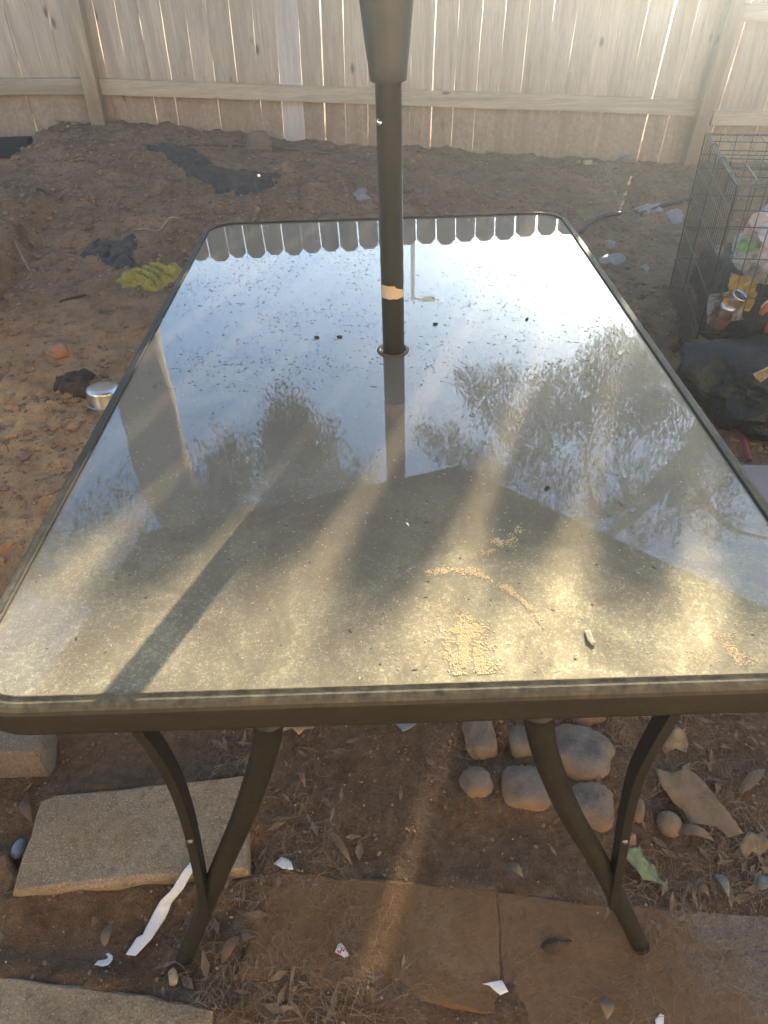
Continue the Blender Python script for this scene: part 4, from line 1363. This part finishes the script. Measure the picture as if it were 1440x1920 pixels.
leaf((44, 1500), (62, 1544), .009, BRL, 'brown leaf at the left corner of the large clean paver')
leaf((196, 1776), (212, 1732), .007, PLL, 'tan leaf left of the white paper strip')
leaf((172, 1736), (192, 1728), .007, BRL, 'small broken leaf above the tan one near the paper strip')
leaf((950, 1622), (980, 1644), .008, PLL, 'small pale leaf behind the half-buried paver')
leaf((562, 1440), (572, 1476), .006, BRL, 'narrow twisted leaf on the dirt between the table legs')
leaf((620, 1560), (660, 1622), .006, BRL, 'long dark twisted leaf behind the middle paver')
leaf((0, 1762), (16, 1756), .006, PLL, 'pale leaf tip at the left picture edge')
leaf((1340, 1640), (1366, 1680), .008, M('grey_leaf', (.22, .21, .18), None, 24, .75), 'greyish green leaf on the ground at the lower right')
leaf((1296, 1662), (1330, 1680), .007, BRL, 'brown leaf beside the greyish one at the lower right')
leaf((1420, 1668), (1442, 1650), .009, M('grey_leaf', (.22, .21, .18)), 'grey leaf at the right picture edge')
leaf((1262, 1560), (1340, 1578), .010, BRL, 'dark curled strip of bark below the cardboard', .01, .02)
rock('blue_pebble', at(36, 1592, .012), (.012, .018, .014), M('blue_pebble', (.20, .23, .27), (.15, .17, .2), 20, .5, .1), None, 0, 2., 2., .04)
tag(bpy.data.objects['blue_pebble'], 'smooth blue-grey pebble at the left edge of the clean paver', 'pebble')
rock('tan_chip', at(325, 1832, .008), (.007, .0115, .007), M('tan_chip', (.5, .37, .22), None, 30, .85), None, .3, 7., 3., .25)
tag(bpy.data.objects['tan_chip'], 'pointed tan stone chip in front of the left table foot', 'stone')
rock('round_stone', at(1255, 1545, .01), (.022, .024, .02), M('tan_round', (.22, .155, .10), None, 30, .8), None, .3, 8., 2., .06)
tag(bpy.data.objects['round_stone'], 'round tan stone left of the dark bark strip', 'stone')
crumple('hair_clump', [(1008, 1778), (1022, 1762), (1048, 1758), (1076, 1764), (1070, 1784), (1056, 1796), (1044, 1808), (1022, 1798)], .045, MAT_CLOD, 'dark clump of hair and soil left of the right table foot', 'hair clump', 21., 40., 30, 24)

# ------------------------------------------------------------------ loose stuff nobody could count
def ico(sub=1):
    bm = bmesh.new()
    bmesh.ops.create_icosphere(bm, subdivisions=sub, radius=1)
    v = [x.co.copy() for x in bm.verts]
    f = [tuple(q.index for q in p.verts) for p in bm.faces]
    bm.free()
    return v, f
IV, IF = ico(1)
def scatter_stones(name, label, cat, n, rmin, rmax, mat, pick, seed, sink=.4, power=3.):
    rng = random.Random(seed)
    V, Fc = [], []
    for _ in range(n):
        x, y = pick(rng)
        r = rmin + (rmax - rmin) * rng.random() ** power
        z = gz(x, y)
        a = rng.random() * 6.28
        sx, sy, sz = r * rng.uniform(.7, 1.4), r * rng.uniform(.7, 1.3), r * rng.uniform(.5, .9)
        b = len(V)
        ca, sa = math.cos(a), math.sin(a)
        for v in IV:
            k = 1 + rng.uniform(-.22, .22)
            q = (v.x * sx * k, v.y * sy * k, v.z * sz * k)
            V.append((x + q[0] * ca - q[1] * sa, y + q[0] * sa + q[1] * ca, z + q[2] + sz * (1 - 2 * sink)))
        Fc += [tuple(b + i for i in f) for f in IF]
    return tag(obj(name, V, Fc, mat, None, False), label, cat, kind='stuff')
def pick_far(rng):
    while True:
        x, y = rng.uniform(-2.7, 2.4), rng.uniform(-.2, 3.85)
        if fbm(x, y, 1.6, 3, 30.) > rng.uniform(-.7, .45) and not (abs(x) < .4 and abs(y) < .7):
            return x, y
def pick_near(rng):
    while True:
        x, y = rng.uniform(-1., 1.), rng.uniform(-.95, -.1)
        if fbm(x, y, 3, 3, 31.) > rng.uniform(-.6, .5):
            return x, y
MAT_PEB = M('soil_crumbs', (.29, .178, .105), (.17, .102, .058), 24, .95, .4, 160, world=True)
MAT_PEBL = M('pale_grit', (.46, .36, .26), (.26, .18, .115), 14, .9, .3, 160, world=True)
scatter_stones('soil_crumbs', 'loose brown soil crumbs strewn over the far yard', 'soil', 20000, .0025, .018, MAT_PEB, pick_far, 1, .45, 5.)
scatter_stones('soil_clods', 'half-sunk clods of dry soil all over the far yard', 'soil', 8000, .005, .027, MAT_DIRT, pick_far, 22, .62, 4.)
scatter_stones('gravel', 'pale grit scattered over the far yard', 'gravel', 1700, .0015, .008, MAT_PEBL, pick_far, 2, .3, 3.)
scatter_stones('soil_crumbs', 'fine brown soil crumbs under and before the table', 'soil', 6000, .001, .0045, MAT_PEB, pick_near, 3, .45, 4.)
scatter_stones('gravel', 'fine pale grit under and before the table', 'gravel', 1200, .0007, .003, MAT_PEBL, pick_near, 4, .3, 3.)
def strands(name, label, n, pick, lo, hi, wd, mat, seed, ztop=0.):
    rng = random.Random(seed)
    V, Fc = [], []
    for _ in range(n):
        x, y = pick(rng)
        a = rng.random() * 6.28
        l = rng.uniform(lo, hi)
        cv = rng.gauss(0, 1.6)
        h = rng.uniform(.001, .010)
        z0 = gz(x, y) + ztop + .003
        b = len(V)
        m = 5
        for i in range(m + 1):
            u = i / m
            aa = a + cv * (u - .5)
            if i:
                x += math.cos(aa) * l / m
                y += math.sin(aa) * l / m
            z = z0 + h * math.sin(math.pi * u) * 1.4
            nx, ny = -math.sin(aa) * wd, math.cos(aa) * wd
            V += [(x - nx, y - ny, z), (x + nx, y + ny, z + wd)]
        for i in range(m):
            Fc.append((b + 2 * i, b + 2 * i + 1, b + 2 * i + 3, b + 2 * i + 2))
    return tag(obj(name, V, Fc, mat, None, False), label, 'grass', kind='stuff')
MAT_STRAW = M('dry_straw', (.24, .18, .12), (.13, .09, .06), 6, .8, 0., world=True)
def pick_grass(rng):
    while True:
        x, y = rng.uniform(-1.0, 1.05), rng.uniform(-.98, -.2)
        d = fbm(x, y, 2.6, 3, 40.) + .5 * sstep(.1, .5, x) + .35 * (abs(x + .25) < .16)
        if d > rng.uniform(-.1, .8):
            return x, y
strands('dry_grass', 'matted dry grass and hair on the dirt under the table', 4800, pick_grass, .015, .055, .00032, MAT_STRAW, 5, .012)
strands('straw_bits', 'scattered bits of straw over the far yard', 420, pick_far, .03, .12, .0016, MAT_STRAW, 6)

def litter(n, seed):
    rng = random.Random(seed)
    V, Fc = [], []
    for _ in range(n):
        x, y = pick_grass(rng)
        a, l = rng.random() * 6.28, rng.uniform(.006, .022)
        w = l * rng.uniform(.18, .4)
        e, f = Vector((math.cos(a), math.sin(a), rng.uniform(-.25, .35))) * l, Vector((-math.sin(a), math.cos(a), rng.uniform(-.4, .4))) * w
        c = Vector((x, y, gz(x, y) + .008))
        b = len(V)
        V += [c - e, c - f - e * .2, c + Vector((0, 0, -.2 * w)), c + f - e * .1, c + e]
        Fc += [(b, b + 1, b + 2), (b, b + 2, b + 3), (b + 1, b + 4, b + 2), (b + 2, b + 4, b + 3)]
    tag(obj('leaf_litter', V, Fc, M('litter', (.26, .175, .105), (.10, .068, .045), 40, .9, .2, world=True), None, False), 'crumbled brown leaf litter on the dirt round the pavers', 'litter', kind='stuff')
litter(600, 21)

# ------------------------------------------------------------------ dirt on the glass
GZ = TZ - .0035
def specks(name, label, n, pick, rmin, rmax, mat, seed, flat=.5, power=3., stretch=1.8):
    rng = random.Random(seed)
    V, Fc = [], []
    for _ in range(n):
        x, y = pick(rng)
        if abs(x) > TW / 2 - .03 or abs(y) > TL / 2 - .03 or math.hypot(x, y + .0125) < .034:
            continue
        r = rmin + (rmax - rmin) * rng.random() ** power
        a = rng.random() * 6.28
        st = 1 + (stretch - 1) * rng.random()
        b = len(V)
        for k in range(5):
            t = 2 * math.pi * k / 5
            q = (r * st * math.cos(t) * rng.uniform(.7, 1.2), r * math.sin(t) * rng.uniform(.7, 1.2))
            V.append((x + q[0] * math.cos(a) - q[1] * math.sin(a), y + q[0] * math.sin(a) + q[1] * math.cos(a), GZ + .0001))
        V.append((x, y, GZ + r * flat))
        for k in range(5):
            Fc.append((b + k, b + (k + 1) % 5, b + 5))
    return tag(obj(name, V, Fc, mat, None, False), label, 'dirt', kind='stuff')
def clumpy(f, s, seed, lo=-.25):
    def g(rng):
        for _ in range(12):
            x, y = f(rng)
            if fbm(x, y, s, 3, seed) > rng.uniform(lo, .35):
                break
        return x, y
    return g
def pick_top(rng):
    return rng.uniform(-.46, .46), rng.uniform(-.15, .76) if rng.random() < .95 else rng.uniform(-.76, 0)
specks('dirt_specks', 'tiny dark dirt specks dried on the far glass', 11000, clumpy(pick_top, 5, 14., -.7), .0005, .0022, M('speck', (.13, .115, .095), (.08, .07, .058), 60, .9, 0.), 7, .3, 5., 2.6)
SAND = M('orange_sand', (.74, .55, .31), (.62, .45, .24), 60, .95, .2)
def pick_px(poly, wd):
    P = [on_z(x, y, GZ) for x, y in poly]
    def f(rng):
        i = rng.randrange(len(P) - 1)
        p = P[i].lerp(P[i + 1], rng.random())
        w = wd[i] + (wd[i + 1] - wd[i]) * rng.random()
        return p.x + rng.gauss(0, w), p.y + rng.gauss(0, w)
    return f
specks('sand_patch', 'patch of orange sand spilled on the near glass', 7000, clumpy(pick_px([(862, 1168), (876, 1196), (868, 1222), (888, 1240), (876, 1258), (884, 1272)], [.009, .013, .008, .012, .009, .005]), 60, 3.), .0003, .0012, SAND, 8, .6, 2.)
specks('sand_arc', 'curved streak of orange sand on the glass', 1300, clumpy(pick_px([(770, 1071), (830, 1070), (890, 1073), (935, 1092), (975, 1122), (1003, 1152), (1020, 1178)], [.0035, .004, .0035, .0024, .002, .0018, .001]), 45, 8.), .0003, .0012, SAND, 9, .6, 2.)
specks('sand_smudge', 'faint sand smudges by the right near corner of the glass', 900, clumpy(pick_px([(1350, 1180), (1372, 1215), (1380, 1260), (1340, 1290)], [.012, .014, .016, .016]), 40, 9., 0.), .0003, .0011, SAND, 10, .5, 2.)
specks('sand_smear', 'faint sandy wipe marks above the curved streak', 420, clumpy(pick_px([(915, 1030), (940, 1015), (970, 990)], [.007, .009, .007]), 50, 12., 0.), .0003, .0009, SAND, 12, .5, 2.)
specks('dust_grains', 'coarse pale dust grains all over the near end of the glass', 5500, lambda r: (r.uniform(-.46, .46), -.76 + .62 * r.random() ** 1.7), .0003, .0013, M('pale_grain', (.50, .44, .31), None, 60, .95, 0.), 13, .4, 4.)
sheet('wood_chip', [(1096, 1182), (1106, 1180), (1116, 1206), (1110, 1210), (1100, 1198)], M('pale_chip', (.5, .42, .28), None, 60, .8), 'pale wood chip lying on the dusty near glass', 'chip', .0015, .001, 5., None, GZ)
for k, (x, y, lb) in enumerate(((594, 632, 'dark seed on the glass, the left of a pair'), (637, 631, 'dark seed on the glass nearest the left of the pole'), (816, 607, 'brown seed on the glass just right of the umbrella pole'), (1026, 915, 'curled brown bud on the right side of the glass'), (988, 598, 'dark elongated seed on the glass toward the right edge'))):
    o = rock('seed', on_z(x, y, GZ + .0015), (.0052, .0026, .0024), M('seed', (.07, .05, .03), None, 60, .8), None, .3 * k - .2, k + 1., 2.4, .2, 2)
    tag(o, lb, 'seed', 'seeds on the glass')

# ------------------------------------------------------------------ thin air volume added to stand in for lens glare
def build_glare_haze():
    m = bpy.data.materials.new('glare_haze')
    m.use_nodes = True
    t = m.node_tree
    t.nodes.clear()
    o = t.nodes.new('ShaderNodeOutputMaterial')
    v = t.nodes.new('ShaderNodeVolumePrincipled')
    v.inputs['Color'].default_value = (.80, .92, 1., 1)
    v.inputs['Density'].default_value = .0145
    v.inputs['Anisotropy'].default_value = .83
    t.links.new(v.outputs[0], o.inputs['Volume'])
    bm = bmesh.new()
    box_bm(bm, (-95, -95, -3), (95, 95, 5.9))
    h = from_bm('glare_haze', bm, m)
    h['kind'] = 'stuff'
build_glare_haze()
